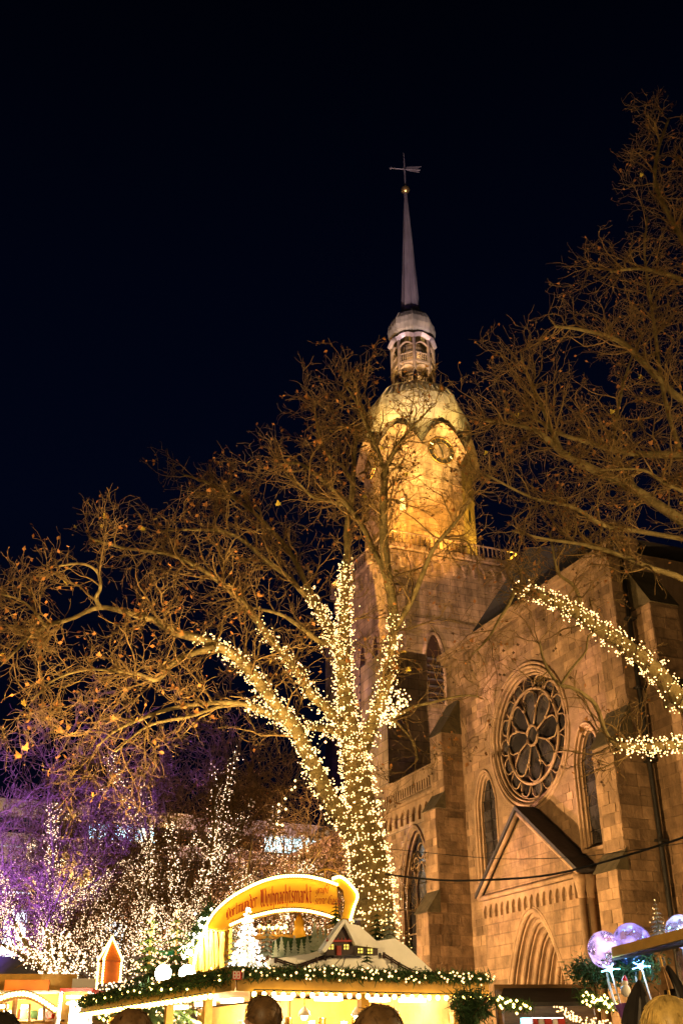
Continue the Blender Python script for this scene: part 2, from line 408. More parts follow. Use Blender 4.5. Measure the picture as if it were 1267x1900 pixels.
# transept flanks and roof
MB().ubox(U0 + .05, U0 + .9, FV + .9, 46, 0, EAVE).build('flank_wall', M['trim'], church)
MB().ubox(U1 - .9, U1 - .05, FV + .9, 46, 0, EAVE).build('flank_wall', M['trim'], church)
rf = MB(); ro = [(U0 - .3, EAVE + .4), (U1 + .3, EAVE + .4), ((U0 + U1) / 2, EAVE + 3.2)]
rf.prism([W(a, FV + .6, b) for a, b in ro], VD * 23); rf.build('transept_roof', M['slate'], church)
cor = MB(); cor.ubox(U0 - .15, U1 + .15, FV - .18, FV + .7, EAVE, EAVE + .22); cor.ubox(U0 - .25, U1 + .25, FV - .32, FV + .7, EAVE + .222, EAVE + .42)
cor.build('eaves_cornice', M['trim'], church)

# ---- ashlar blocks
stones = []       # (centre, ex, ey, ez full vectors)
def inside(poly, x, y):
    c = False; n = len(poly); j = n - 1
    for i in range(n):
        if (poly[i][1] > y) != (poly[j][1] > y) and x < (poly[j][0] - poly[i][0]) * (y - poly[i][1]) / (poly[j][1] - poly[i][1]) + poly[i][0]: c = not c
        j = i
    return c
def ashlar(P, a0, a1, z0, z1, da, dn, holes=(), hgt=(.27, .42), lng=(.38, .95), proud=(.008, .03)):
    """courses of blocks on a face: P(a, z) gives a point of the face, da its direction, dn its outward normal"""
    z = z0
    while z < z1 - .12:
        h = min(random.uniform(*hgt), z1 - z)
        a = a0 - random.uniform(0, .4)
        while a < a1 - .05:
            l = random.uniform(*lng); b0, b1 = max(a, a0), min(a + l, a1)
            a += l
            if b1 - b0 < .15: continue
            bad = False
            for hpoly in holes:
                for fx in (0, .25, .5, .75, 1):
                    for fz in (0, .5, 1):
                        if inside(hpoly, b0 + (b1 - b0) * fx, z + h * fz): bad = True
            if bad: continue
            p = random.uniform(*proud); jt = random.uniform(.005, .012)
            c = P((b0 + b1) / 2, z + h / 2) + dn * (p / 2 - .04)
            stones.append((c, da * (b1 - b0 - 2 * jt), dn * (p + .08), ZD * (h - 2 * jt)))
        z += h
porch_hole = [(PW0 - .05, 0), (PW1 + .05, 0), (PW1 + .05, 7.1), (35, 9.9), (PW0 - .05, 7.1)]
def shrink_hole(c_, d): return [((a - 0) , b) for a, b in grow_outline(c_, d)]
rose_big = circ(UC, ZC, RR + .42, 40)
ashlar(lambda a, z: W(a, FV, z), U0, U1, 0.3, EAVE, UD, -VD, [rose_big] + [grow_outline(h, .16) for h in hole_l] + [porch_hole])

# ---- buttresses: stages with sloped set-offs
def buttress(u0, u1, v, stages, axis='v'):
    """stages: (z0, z1, projection); sloped cap between stages. axis v: projects towards -v; axis u: projects towards -u from u0, v..v+1.1"""
    body = MB(); caps = []
    for i, (z0, z1, p) in enumerate(stages):
        nxt = stages[i + 1][2] if i + 1 < len(stages) else 0.0
        rise = (p - nxt) * 1.7
        if axis == 'v':
            body.ubox(u0, u1, v - p, v + .1, z0, z1)
            pr = [W(u0 - .05, v - p - .09, z1), W(u0 - .05, v - nxt + .02, z1 + rise), W(u0 - .05, v - nxt + .02, z1)]
            c = MB(); c.prism(pr, UD * (u1 - u0 + .1)); caps.append(c)
            ashlar(lambda a, z: W(u0, v - a, z), 0.02, p, max(z0, .3), z1, -VD, -UD)
            ashlar(lambda a, z: W(a, v - p, z), u0, u1, max(z0, .3), z1, UD, -VD)
        else:
            body.ubox(u0 - p, u0 + .1, v, v + 1.15, z0, z1)
            pr = [W(u0 - p - .09, v - .05, z1), W(u0 - nxt + .02, v - .05, z1 + rise), W(u0 - nxt + .02, v - .05, z1)]
            c = MB(); c.prism(pr, VD * 1.25); caps.append(c)
            ashlar(lambda a, z: W(u0 - a, v, z), 0.02, p, max(z0, .3), z1, -UD, -VD)
            ashlar(lambda a, z: W(u0 - p, a, z), v, v + 1.15, max(z0, .3), z1, VD, -UD)
    b = body.build('buttress', M['mortar'], church)
    for c in caps[:len(stages) - (1 if stages[-1][1] > EAVE - 1 else 0)]: c.build('weathering', M['capstone'], b)
    return b
buttress(40.55, 41.68, FV, [(0, 6.7, 2.0), (6.7, 10.9, 1.45), (10.9, 14.2, 1.0)])
buttress(28.06, 29.2, FV, [(0, 6.6, 1.75), (6.6, 10.6, 1.35), (10.6, EAVE - .02, .5)])
buttress(28.04, 0, FV + .18, [(0, 6.2, 2.3), (6.2, 11.6, 1.7), (11.6, 15.4, 1.0)], 'u')
# drainpipe in the corner between the two buttresses
dp = MB(); dp.tube([W(27.86, FV - .12, z) for z in (0.2, 6, 12, EAVE - .3)], .085, 8)
dp.tube([W(27.86, FV - .12, EAVE - .3), W(27.9, FV - .35, EAVE), W(27.9, FV - .4, EAVE + .3)], .085, 8)
pipe = dp.build('drainpipe', M['iron'], church, True)
for z in (2.5, 5, 7.5, 10, 12.5, 15): MB().ubox(27.72, 28.0, FV - .25, FV + .1, z, z + .07).build('bracket', M['iron'], pipe)

# ---- rose window
rose = MB()
def ring(mb, r, v, t, n=48, seg=8): mb.tube([W(UC + r * math.cos(a), v, ZC + r * math.sin(a)) for a in np.arange(n) * 2 * PI / n], t, seg, closed=True)
for r, v, t in ((RR + .26, FV - .01, .07), (RR + .1, FV - .01, .07), (RR - .05, FV + .1, .06)): ring(rose, r, v, t)
rose_o = rose.build('rose_window', M['trim'], church, True)
# splayed reveal
sp = MB(); n = 48
A = [W(UC + (RR - .02) * math.cos(2 * PI * i / n), FV + .02, ZC + (RR - .02) * math.sin(2 * PI * i / n)) for i in range(n)]
B = [W(UC + (RR - .12) * math.cos(2 * PI * i / n), FV + .45, ZC + (RR - .12) * math.sin(2 * PI * i / n)) for i in range(n)]
sp.add(A + B, [(i, (i + 1) % n, n + (i + 1) % n, n + i) for i in range(n)]); sp.build('reveal', M['trim'], rose_o)
tv = FV + .2
tr = MB(); ring(tr, 1.875, tv, .06); ring(tr, 2.46, tv, .055); ring(tr, .39, tv, .06, 20)
NP = 8; NL = 16
RS = 1.09
def pt(r, a, v=tv): return W(UC + r * RS * math.cos(a), v, ZC + r * RS * math.sin(a))
for k in range(NP):
    a = 2 * PI * k / NP + PI / 8
    tr.tube([pt(.4, a), pt(1.05, a)], .036, 6)
    tr.ball(pt(1.08, a), .085, 6, 5)
    am = a + PI / NP; h = PI / NP
    top = [pt(1.05, a + .02)]
    for q in np.linspace(-1, 1, 11):
        rr = 1.15 + .5 * math.sqrt(max(0, 1 - q * q)); top.append(pt(rr, am + h * .86 * q * (1.06 - .06)))
    top.append(pt(1.05, a + 2 * h - .02)); tr.tube(top, .036, 6)
for k in range(NL):
    am = 2 * PI * k / NL; h = PI / NL
    l = [pt(1.78 + .42 * math.sqrt(max(0, 1 - q * q)), am + h * .9 * q) for q in np.linspace(-1, 1, 9)]
    tr.tube(l, .03, 5)
tr.build('tracery', M['trim'], rose_o, True)
gv = FV + .28
def pane(outline, parent, name='pane', v=gv, tilt=.015):
    tx, tz = random.uniform(-tilt, tilt), random.uniform(-tilt, tilt)
    c = np.mean(np.array(outline), 0)
    outline = outline if not (parent is rose_o) else [(UC + (a - UC) * RS, ZC + (b - ZC) * RS) for a, b in outline]; c = np.mean(np.array(outline), 0)
    pts = [W(a, v + (a - c[0]) * tx + (b - c[1]) * tz, b) for a, b in outline]
    return MB().prism(pts, VD * .02).build(name, M['glass'], parent)
for k in range(NP):
    am = 2 * PI * k / NP + PI / 8 + PI / NP
    o = [(UC + .36 * math.cos(am - .3), ZC + .36 * math.sin(am - .3))]
    for q in np.linspace(-1, 1, 9):
        rr = 1.15 + .52 * math.sqrt(max(0, 1 - q * q)); aa = am + PI / NP * .9 * q; o.append((UC + rr * math.cos(aa), ZC + rr * math.sin(aa)))
    o.append((UC + .36 * math.cos(am + .3), ZC + .36 * math.sin(am + .3))); pane(o, rose_o)
for k in range(NL):
    am = 2 * PI * k / NL; h = PI / NL * .9
    o = [(UC + (1.76 + .42 * math.sqrt(max(0, 1 - q * q))) * math.cos(am + h * q), ZC + (1.76 + .42 * math.sqrt(max(0, 1 - q * q))) * math.sin(am + h * q)) for q in np.linspace(-1, 1, 7)]
    pane(o, rose_o)
pane(circ(UC, ZC, .34, 14), rose_o)
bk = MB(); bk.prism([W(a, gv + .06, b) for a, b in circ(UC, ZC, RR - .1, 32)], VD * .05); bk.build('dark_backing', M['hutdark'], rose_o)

# ---- lancets
for (a0, a1, z0, zs, za) in lancets:
    fr = MB()
    o = arch(a0, a1, z0, zs, za); o2 = grow_outline(o, .22)
    for d, v, t in ((.26, FV - .01, .06), (.15, FV + .06, .05), (.04, FV + .16, .04)):
        fr.tube(w3(grow_outline(o, d), v), t, 6)
    lw = fr.build('lancet_window', M['trim'], church, True)
    rv = MB(); A = w3(o2, FV + .01); B = w3(o, FV + .3); n = len(A)
    rv.add(A + B, [(i, i + 1, n + i + 1, n + i) for i in range(n - 1)]); rv.build('reveal', M['trim'], lw)
    si = MB(); si.prism([W(a0 - .22, FV - .1, z0), W(a0 - .22, FV + .3, z0), W(a0 - .22, FV + .3, z0 + .2), W(a0 - .22, FV - .1, z0 - .12)], UD * (a1 - a0 + .44)); si.build('sill', M['trim'], lw)
    # leaded panes in two columns
    rows = 9; c = (a0 + a1) / 2
    for i in range(rows):
        for s in (0, 1):
            b0, b1 = z0 + .2 + (za - z0 - .3) * i / rows, z0 + .2 + (za - z0 - .3) * (i + 1) / rows
            def half(z):
                if z <= zs: return (a1 - a0) / 2
                best = 0
                for (p, q) in o:
                    pass
                t = min(1, max(0, (z - zs) / (za - zs))); t = math.asin(min(1, t ** (1 / .85))) / (PI / 2); return (a1 - a0) / 2 * (1 - t)
            h0, h1 = half(b0), half(b1)
            sg = -1 if s == 0 else 1
            q = [(c, b0), (c + sg * h0, b0), (c + sg * max(h1, .02), b1), (c, b1)]
            if sg < 0: q = q[::-1]
            pane(q, lw, v=FV + .26, tilt=.05)
    br = MB()
    for i in range(1, rows): z = z0 + .2 + (za - z0 - .3) * i / rows; br.tube([W(a0, FV + .23, z), W(a1, FV + .23, z)], .018, 5)
    br.tube([W(c, FV + .23, z0), W(c, FV + .23, za - .1)], .025, 5)
    br.build('glazing_bar', M['iron'], lw)

# ---- porch with gable and stepped pointed portal
po = MB()
h_out = [(a, max(b, .02)) for a, b in arch(36.9, 32.9, 0, 3.6, 6.3)]
body = [(PW0, 0), (PW1, 0), (PW1, 7.05), (35.0, 9.7), (PW0, 7.05)]
po.prism(w3(body, PV), VD * (FV - PV + .05), [w3(h_out, PV)])
porch = po.build('portal_porch', M['ashlar'], church)
for s, (ua, ub) in enumerate(((PW0 - .15, 35.0), (PW1 + .15, 35.0))):
    rp = MB(); zz = 7.0
    rp.obox(W(ua, PV - .28, zz), W(ub, PV - .28, 9.78) - W(ua, PV - .28, zz), VD * (FV - PV + .3), ZD * .16)
    rp.build('roof_slab', M['slate'], porch)
ed = MB()
for ua in (PW0 - .1, PW1 + .1): ed.tube([W(ua, PV - .16, 6.98), W(35.0, PV - .16, 9.66)], .09, 6)
ed.tube([W(PW0 - .1, PV - .1, 6.98), W(PW1 + .1, PV - .1, 6.98)], .1, 6); ed.build('gable_moulding', M['trim'], porch, True)
def frieze(mb, P, a0, a1, ztop, w, hgt, dn, dep):
    n = int(abs(a1 - a0) / w); w = (a1 - a0) / n
    for i in range(n):
        x0 = a0 + i * w; o = [(x0, ztop), (x0, ztop - hgt), (x0 + w * .14, ztop - hgt)]
        for q in range(7):
            t = q / 6; o.append((x0 + w * .14 + w * .72 * t, ztop - hgt * .62 + hgt * .38 * math.sin(t * PI)))
        o += [(x0 + w * .86, ztop - hgt), (x0 + w * .9995, ztop - hgt), (x0 + w * .9995, ztop)]
        mb.prism([P(a, z) for a, z in o], dn * dep)
fz = MB(); frieze(fz, lambda a, z: W(a, PV - .001, z), PW0 + .35, PW1 - .1, 6.86, .42, .62, -VD, .1); fz.build('arch_frieze', M['trim'], porch)
# corner shafts
for du, dv in ((PW0 + .02, PV - .06), (PW0 - .1, PV + .22)):
    c = MB(); c.tube([W(du, dv, z) for z in (0, 3, 6.2)], .11, 8); c.lathe(W(du, dv, 0), [(.1, 6.2), (.14, 6.25), (.13, 6.35), (.22, 6.75), (.24, 6.95)], 8); c.build('corner_shaft', M['trim'], porch, True)
# stepped orders
for k in range(5):
    hw = 2.0 - .26 * k; vv = PV + .02 + .3 * k; ap = 6.3 - .32 * k; zs = 3.6 - .1 * k
    o = [(a, max(b, 0)) for a, b in arch(34.9 + hw, 34.9 - hw, 0, zs, ap, 12)]
    oi = [(a, max(b, 0)) for a, b in arch(34.9 + hw - .26, 34.9 - hw + .26, 0, zs - .1, ap - .32, 12)]
    ob = MB(); full = w3(o, vv + .14) ; inner = w3(oi, vv + .14); n = len(full)
    ob.add(full + inner, [(i, i + 1, n + i + 1, n + i) for i in range(n - 1)])
    ob.add(w3(oi, vv + .14) + w3(oi, vv + .46), [(i, i + 1, n + i + 1, n + i) for i in range(n - 1)])
    ob.add(w3(o, vv - .04) + w3(o, vv + .16), [(i, i + 1, n + i + 1, n + i) for i in range(n - 1)])
    ob.tube(w3(grow_outline(o, -.10), vv + .06), .095, 8)
    ob.tube(w3(grow_outline(o, .02), vv - .0), .05, 6)
    for sgn in (1, -1):
        ob.lathe(W(34.9 + sgn * (hw - .10), vv + .06, zs - .35), [(.1, 0), (.13, .03), (.12, .08), (.19, .3), (.2, .36)], 8)
    ob.build('arch_order', M['trim'], porch, True)
dw = MB(); dd = arch(34.9 + .72, 34.9 - .72, 0, 3.0, 4.6, 12); dw.prism(w3([(33.3, 0), (36.5, 0), (36.5, 5.6), (33.3, 5.6)], PV + 1.62), VD * .1); dw.build('tympanum_wall', M['ashlar'], porch)
dt = MB(); dt.tube(w3(grow_outline(dd, .0), PV + 1.57), .07, 6); dt.build('door_arch', M['trim'], porch, True)
for s in (-1, 1):
    d_ = MB(); d_.prism([W(34.9 + s * .02, PV + 1.55, 0), W(34.9 + s * .68, PV + 1.55, 0), W(34.9 + s * .68, PV + 1.55, 2.9), W(34.9 + s * .02, PV + 1.55, 2.9)], VD * .06)
    d_.build('door', M['wood'], porch)

# ---- aisle wall, parapet, windows
AV = 27.5; AT = 14.65
AW = [(55.8, 1.9), (63.6, 1.9), (71.4, 1.9), (79.2, 1.9)]
aw = MB(); holes = [arch(c + h, c - h, 5.0, 10.2, 13.1) for c, h in AW[:3]]
aw.prism(w3([(41.0, 0), (90, 0), (90, AT), (41.0, AT)], AV), VD * .9, [w3(h, AV) for h in holes]); aisle = aw.build('aisle_wall', M['tower'], church)
n0 = len(stones)
ashlar(lambda a, z: W(a, AV, z), 46, 78, .3, AT - 1.4, UD, -VD, [grow_outline(h, .25) for h in holes])
fz = MB(); frieze(fz, lambda a, z: W(a, AV - .001, z), 44, 80, AT - .1, .78, 1.05, -VD, .16); fz.build('arch_frieze', M['trim'], aisle)
lg = MB(); lg.ubox(44, 80, AV - .35, AV + .5, AT - .1, AT + .06); lg.ubox(44, 80, AV - .25, AV + .5, AT + .062, AT + .2); lg.build('ledge', M['trim'], aisle)
pp = MB(); p0, p1 = 53.2, 60.0
pp.ubox(p0, p1, AV + .05, AV + .3, AT + .2, AT + .5); pp.ubox(p0, p1, AV + .05, AV + .3, AT + 1.05, AT + 1.55); pp.ubox(p0 - .1, p1 + .1, AV - .02, AV + .38, AT + 1.552, AT + 1.68)
for c in (p0, p1 - .25): pp.ubox(c - .005, c + .255, AV + .03, AV + .32, AT + .2, AT + 1.6)
par = pp.build('parapet', M['trim'], church)
nb = 20
for i in range(nb):
    c = p0 + .35 + (p1 - p0 - .7) * i / (nb - 1); bl = MB()
    bl.ubox(c - .09, c + .09, AV + .08, AV + .27, AT + .495, AT + 1.055); bl.build('baluster', M['trim'], par)
MB().ubox(60.3, 64.5, AV + .6, AV + 3.6, AT, AT + 11).build('stair_turret', M['tower'], church)
for (c, h), hole in zip(AW[:3], holes):
    fr = MB()
    for d, v, t in ((.2, AV - .02, .09), (.02, AV + .12, .09), (-.16, AV + .3, .08)): fr.tube(w3(grow_outline(hole, d), v), t, 6)
    aw_o = fr.build('aisle_window', M['trim'], church, True)
    mu = MB(); v = AV + .42
    for x in (c - h * .36, c + h * .36): mu.tube([W(x, v, 5), W(x, v, 10.6)], .075, 6)
    for x0, x1 in ((c - h * .92, c - h * .36), (c - h * .36, c + h * .36), (c + h * .36, c + h * .92)):
        mu.tube(w3(arch(x0, x1, 9.5, 10.1, 10.9 + (x1 - x0) * .3, 7), v), .06, 6)
    for (x, z, r) in ((c, 11.95, .42), (c - .65, 11.35, .3), (c + .65, 11.35, .3)): mu.tube([W(x + r * math.cos(a), v, z + r * math.sin(a)) for a in np.arange(16) * PI / 8], .05, 6, closed=True)
    mu.tube([W(c - h, v, 7.6), W(c + h, v, 7.6)], .05, 5)
    mu.build('mullion', M['trim'], aw_o, True)
    for x0, x1 in ((c - h, c - h * .36), (c - h * .36, c + h * .36), (c + h * .36, c + h)):
        for z0, z1 in ((5.02, 6.3), (6.3, 7.6), (7.6, 8.9), (8.9, 10.2)): pane([(x0 + .02, z0), (x1 - .02, z0), (x1 - .02, z1 - .02), (x0 + .02, z1 - .02)], aw_o, v=AV + .5, tilt=.02)
    pane([(a, b) for a, b in arch(c + h, c - h, 10.22, 10.22, 13.05)], aw_o, v=AV + .5)
# nave walls and roof, choir
MB().ubox(41.7, 80.2, 31, 61, 0, 17.2).build('nave_wall', M['tower'], church)
nr = MB(); nr.prism([W(41.7, 30.4, 17.2), W(41.7, 61.6, 17.2), W(41.7, 46, 25.5)], UD * 38.4); nr.build('nave_roof', M['slate'], church)
ar = MB(); ar.prism([W(44, AV + .5, AT + .2), W(44, 31.0, AT + .2), W(44, 31.0, 16.6)], UD * 46); ar.build('aisle_roof', M['slate'], church)
MB().ubox(8, 28.0, 27, 60, 0, 15).build('choir_wall', M['tower'], church)
cr = MB(); cr.prism([W(8, 26.5, 15), W(8, 60.5, 15), W(8, 43.5, 23)], UD * 20); cr.build('choir_roof', M['slate'], church)
# blocks: the largest in view become parts of their own, the rest one mass
def block_size(s):
    x, y = proj(s[0])
    if not (-30 < x < 1300 and 900 < y < 1910): return 0
    d = np.linalg.norm(s[0] - CAM); return np.linalg.norm(s[1]) * np.linalg.norm(s[3]) / d ** 2 * (1.6 if abs(np.dot(norm(s[2]), UD)) > .5 else 1)
order = sorted(range(len(stones)), key=lambda i: -block_size(stones[i]))
bb = MB(); q = .03
def bev_box():
    mb = MB(); vs = []; 
    for z in (-.5, .5):
        for x, y in ((-.5, -.5), (.5, -.5), (.5, .5), (-.5, .5)): vs.append((x, y, z))
    mb.add(vs, [(0, 3, 2, 1), (4, 5, 6, 7), (0, 1, 5, 4), (1, 2, 6, 5), (2, 3, 7, 6), (3, 0, 4, 7)])
    me = mb.mesh('stone'); me.materials.append(M['stone']); return me
smesh = bev_box()
for i in order[:300]:
    c, ex, ey, ez = stones[i]
    o = bpy.data.objects.new('stone', smesh); COL.objects.link(o); o.parent = transept
    mtx = Matrix.Identity(4)
    for k in range(3): mtx[k][0], mtx[k][1], mtx[k][2], mtx[k][3] = ex[k], ey[k], ez[k], c[k]
    o.matrix_basis = mtx
rest = MB()
for i in order[300:]:
    c, ex, ey, ez = stones[i]; rest.obox(c - ex / 2 - ey / 2 - ez / 2, ex, ey, ez)
tag(rest.build('stonework', M['stone'], transept), kind='stuff')

# ------------------------------------------------------------------ tower
TU, TVv = 87.9, 45.3
TC = W(TU, TVv, 0)
HW = 6.7; GZ = 44.2
ts = MB(); ts.ubox(TU - HW, TU + HW, TVv - HW, TVv + HW, 0, GZ)
shaft = ts.build('tower_shaft', M['tower'], church)
st = MB()   # string courses and corner pilasters
for z in (17, 28.5, 37): st.ubox(TU - HW - .2, TU + HW + .2, TVv - HW - .2, TVv + HW + .2, z, z + .5)
for su in (-1, 1):
    for sv in (-1, 1): st.ubox(TU + su * HW - .9, TU + su * HW + .9, TVv + sv * HW - .9, TVv + sv * HW + .9, 0, 40)
st.build('string_courses', M['tower'], shaft)
fz = MB()
frieze(fz, lambda a, z: W(TU - HW, a, z), TVv - HW, TVv + HW, GZ - .2, 1.1, 1.6, -UD, .3)
frieze(fz, lambda a, z: W(a, TVv - HW, z), TU - HW, TU + HW, GZ - .2, 1.1, 1.6, -VD, .3); fz.build('arch_frieze', M['tower'], shaft)
def tower_window(P, dn, a, z0, zs, za, hw):
    o = arch(a + hw, a - hw, z0, zs, za, 8)
    f = MB(); f.tube([P(x, z) for x, z in grow_outline(o, .2)], .22, 6); fo = f.build('belfry_window', M['tower'], church, True)
    MB().prism([P(x, z) + dn * .02 for x, z in o], dn * .05).build('dark_opening', M['hutdark'], fo)
    for i in range(7):
        zz = z0 + (zs - z0) * (i + .5) / 7; mb = MB(); mb.tube([P(a - hw, zz) + dn * .1, P(a + hw, zz) + dn * .1], .14, 4); mb.build('louvre', M['slate'], fo)
PE = lambda a, z: W(TU - HW, a, z)
PS = lambda a, z: W(a, TVv - HW, z)
for a in (TVv - 2.6, TVv + 2.6): tower_window(PE, -UD, a, 29.5, 34, 36, .8)
for a in (TU - 3.0, TU, TU + 3.0): tower_window(PS, -VD, a, 29.5, 35, 36.8, .7)
for a in (TU - 2.4, TU + 2.4): tower_window(PS, -VD, a, 19, 25.5, 27.5, .7)
# gallery deck and balustrade
gd = MB(); gd.ubox(TU - HW - .55, TU + HW + .55, TVv - HW - .55, TVv + HW + .55, GZ, GZ + .45); gal = gd.build('gallery_deck', M['tower'], church)
rl = MB(); HB = HW + .4
for (ua, va, ub, vb) in ((-1, -1, 1, -1), (-1, -1, -1, 1), (1, -1, 1, 1), (-1, 1, 1, 1)):
    a, b = W(TU + ua * HB, TVv + va * HB, GZ + 1.7), W(TU + ub * HB, TVv + vb * HB, GZ + 1.7)
    rl.tube([a, b], .1, 5); rl.tube([a - ZD * 1.15, b - ZD * 1.15], .08, 5)
rl.build('railing', M['tower'], gal)
bal = MB(); bal.tube([(0, 0, 0), (0, 0, 1.2)], .07, 4); bme = bal.mesh('baluster'); bme.materials.append(M['tower'])
for (ua, va, ub, vb) in ((-1, -1, 1, -1), (-1, -1, -1, 1)):
    for i in range(30):
        t = i / 29; p = W(TU + HB * (ua + (ub - ua) * t), TVv + HB * (va + (vb - va) * t), GZ + .5)
        o = bpy.data.objects.new('baluster', bme); COL.objects.link(o); o.parent = gal; o.location = p
# octagon
OR = 5.8; OI = OR * math.cos(PI / 8); PH = PI / 8
octo = MB().lathe(TC, [(OR, GZ + .3), (OR, 56.6)], 8, PH, 'uv').build('octagon_wall', M['tower'], church)
sc_ = MB(); sc_.lathe(TC, [(OR, GZ + 1.0), (OR + .18, GZ + 1.05), (OR + .18, GZ + 1.5), (OR, GZ + 1.55)], 8, PH, 'uv', False); sc_.build('string_course', M['tower'], octo); sc_ = MB()
sc_.lathe(TC, [(OR, 53.2), (OR + .12, 53.25), (OR + .12, 53.6), (OR, 53.65)], 8, PH, 'uv', False); sc_.build('string_course', M['tower'], octo)
for k in range(8):
    a = k * PI / 4; dn = UD * math.cos(a) + VD * math.sin(a); sd = -UD * math.sin(a) + VD * math.cos(a)
    if np.dot(dn, -UD * .8 - VD * .5) < -.2: continue
    P = lambda x, z: TC + dn * (OI + .01) + sd * x + ZD * z
    if k % 2 == 0:   # clocks on the main faces
        cf = MB(); rc = 1.55; zc = 57.0
        cf.prism([P(rc * math.cos(t), zc + rc * math.sin(t)) + dn * .02 for t in np.arange(28) * PI / 14], dn * .1); ck = cf.build('clock', M['clock'], church)
        rn = MB()
        for r_, t_ in ((1.5, .05), (.98, .035)): rn.tube([P(r_ * math.cos(t), zc + r_ * math.sin(t)) + dn * .17 for t in np.arange(28) * PI / 14], t_, 5, closed=True)
        for i in range(12):
            t = i * PI / 6; rn.tube([P(1.05 * math.cos(t), zc + 1.05 * math.sin(t)) + dn * .16, P(1.4 * math.cos(t), zc + 1.4 * math.sin(t)) + dn * .16], .035, 4)
        rn.build('dial_ring', M['gold'], ck)
        c2 = MB(); c2.prism([P(.9 * math.cos(t), zc + .9 * math.sin(t)) + dn * .13, ] and [P(.9 * math.cos(t), zc + .9 * math.sin(t)) + dn * .13 for t in np.arange(24) * PI / 12], dn * .02); c2.build('dial', M['tower'], ck)
        for t, l in ((PI / 2 - .55, 1.15), (PI / 2 - 3.3, .8)):
            hn = MB(); hn.tube([P(0, zc) + dn * .24, P(l * math.cos(t), zc + l * math.sin(t)) + dn * .24], [.09, .05], 4); hn.build('hand', M['clock'], ck)
    else:
        w_ = MB(); o = [(-.3, 50.2), (.3, 50.2), (.3, 51.5), (-.3, 51.5)]
        w_.prism([P(a_, b_) + dn * .02 for a_, b_ in o], dn * .06); wo = w_.build('small_window', M['white'] if k == 5 else M['clock'], church)
# flared eyebrow cornice and bulbous dome with standing seams
def octprofile(mb, prof, sub=6, eyebrow=None):
    """octagonal rings whose faces are subdivided; eyebrow(i) lifts the middle of each face for ring i"""
    ringv = []
    for i, (r_, z) in enumerate(prof):
        rg = []
        for k in range(8):
            a0, a1 = PH + k * PI / 4, PH + (k + 1) * PI / 4
            p0 = np.array([math.cos(a0), math.sin(a0)]) * r_; p1 = np.array([math.cos(a1), math.sin(a1)]) * r_
            for s_ in range(sub):
                t = s_ / sub; p = p0 * (1 - t) + p1 * t; e = 0 if eyebrow is None else eyebrow(i) * math.sin(PI * t) ** 1.0
                rg.append(TC + UD * p[0] + VD * p[1] + ZD * (z + e))
        ringv.append(rg)
    n = 8 * sub
    mb.add([p for rg in ringv for p in rg], [(i * n + j, i * n + (j + 1) % n, (i + 1) * n + (j + 1) % n, (i + 1) * n + j) for i in range(len(prof) - 1) for j in range(n)])
    return ringv
prof = [(5.75, 56.0), (6.35, 56.6), (6.75, 57.0), (6.5, 57.35), (5.95, 58.3), (5.6, 59.4), (5.55, 60.2), (5.75, 61.3), (5.85, 62.3), (5.75, 63.4), (5.35, 64.7), (4.6, 65.9), (3.7, 66.8), (2.9, 67.35), (2.5, 67.5)]
brow = [3.0, 3.0, 2.95, 2.9, 2.15, 1.4, .95, .3, 0, 0, 0, 0, 0, 0, 0]
octprofile(gw_ := MB(), [(OR, 56.55), (OR, 56.9)], 6, lambda i: [0, 3.0][i]); gw_.build('clock_gable', M['tower'], church)
octprofile(co_ := MB(), prof[:4], 6, lambda i: brow[i]); co_.build('flared_cornice', M['tower'], church)
dm = MB(); octprofile(dm, prof[3:], 6, lambda i: brow[i + 3]); dome = dm.build('dome', M['copper'], church)
rv_ = octprofile(MB(), prof, 6, lambda i: brow[i])
sm = MB()
for j in range(48):
    sm.tube([rv_[i][j] for i in range(3, len(prof))], .14 if j % 6 == 0 else .085, 4, False)
tag(sm.build('seams', M['copper'], dome), kind='stuff')
# lantern: columns, two decks, lit core
LR = 2.35
lt = MB(); lt.lathe(TC, [(1.15, 67.4), (1.15, 73.6)], 8, PH, 'uv'); lan = lt.build('lantern', M['paintwood'], church)
for k in range(8):
    a = PH + k * PI / 4; p = TC + UD * LR * math.cos(a) + VD * LR * math.sin(a)
    c = MB(); c.tube([p + ZD * 67.4, p + ZD * 73.5], .2, 6); c.build('column', M['paintwood'], lan)
    a2 = a + PI / 4; p2 = TC + UD * LR * math.cos(a2) + VD * LR * math.sin(a2)
    rp = MB()
    for z in (68.55, 71.6): rp.tube([p + ZD * z, p2 + ZD * z], .08, 4)
    for z in (67.6, 70.6):
        for i in range(1, 8): q = p + (p2 - p) * i / 8; rp.tube([q + ZD * z, q + ZD * (z + .95)], .045, 4)
    tag(rp.build('railing', M['paintwood'], lan), kind='stuff')
    for z in (69.9, 73.0):
        ac = MB(); ac.tube([p + (p2 - p) * t + ZD * (z - .45 + .6 * math.sin(PI * t)) for t in np.linspace(0, 1, 7)], .13, 4)
        ac.build('arch_brace', M['paintwood'], lan)
dk = MB(); dk.lathe(TC, [(LR + .1, 70.2), (LR + .2, 70.25), (LR + .2, 70.5), (LR, 70.55)], 8, PH, 'uv')
dk.build('deck', M['paintwood'], lan)
for k in range(8):
    a = k * PI / 4; dn = UD * math.cos(a) + VD * math.sin(a); sd = -UD * math.sin(a) + VD * math.cos(a)
    for z in (68.75, 69.15, 69.55, 71.8, 72.2, 72.6):
        b_ = MB()
        b_.obox(TC + dn * 1.09 - sd * .42 + ZD * z, sd * .84, dn * .06, ZD * .16); b_.build('louvre', M['slate'], lan)
lc = MB(); octp = [(LR + .05, 73.4), (LR + .35, 73.6), (LR + .5, 73.8), (LR + .15, 74.1), (LR - .05, 74.4)]
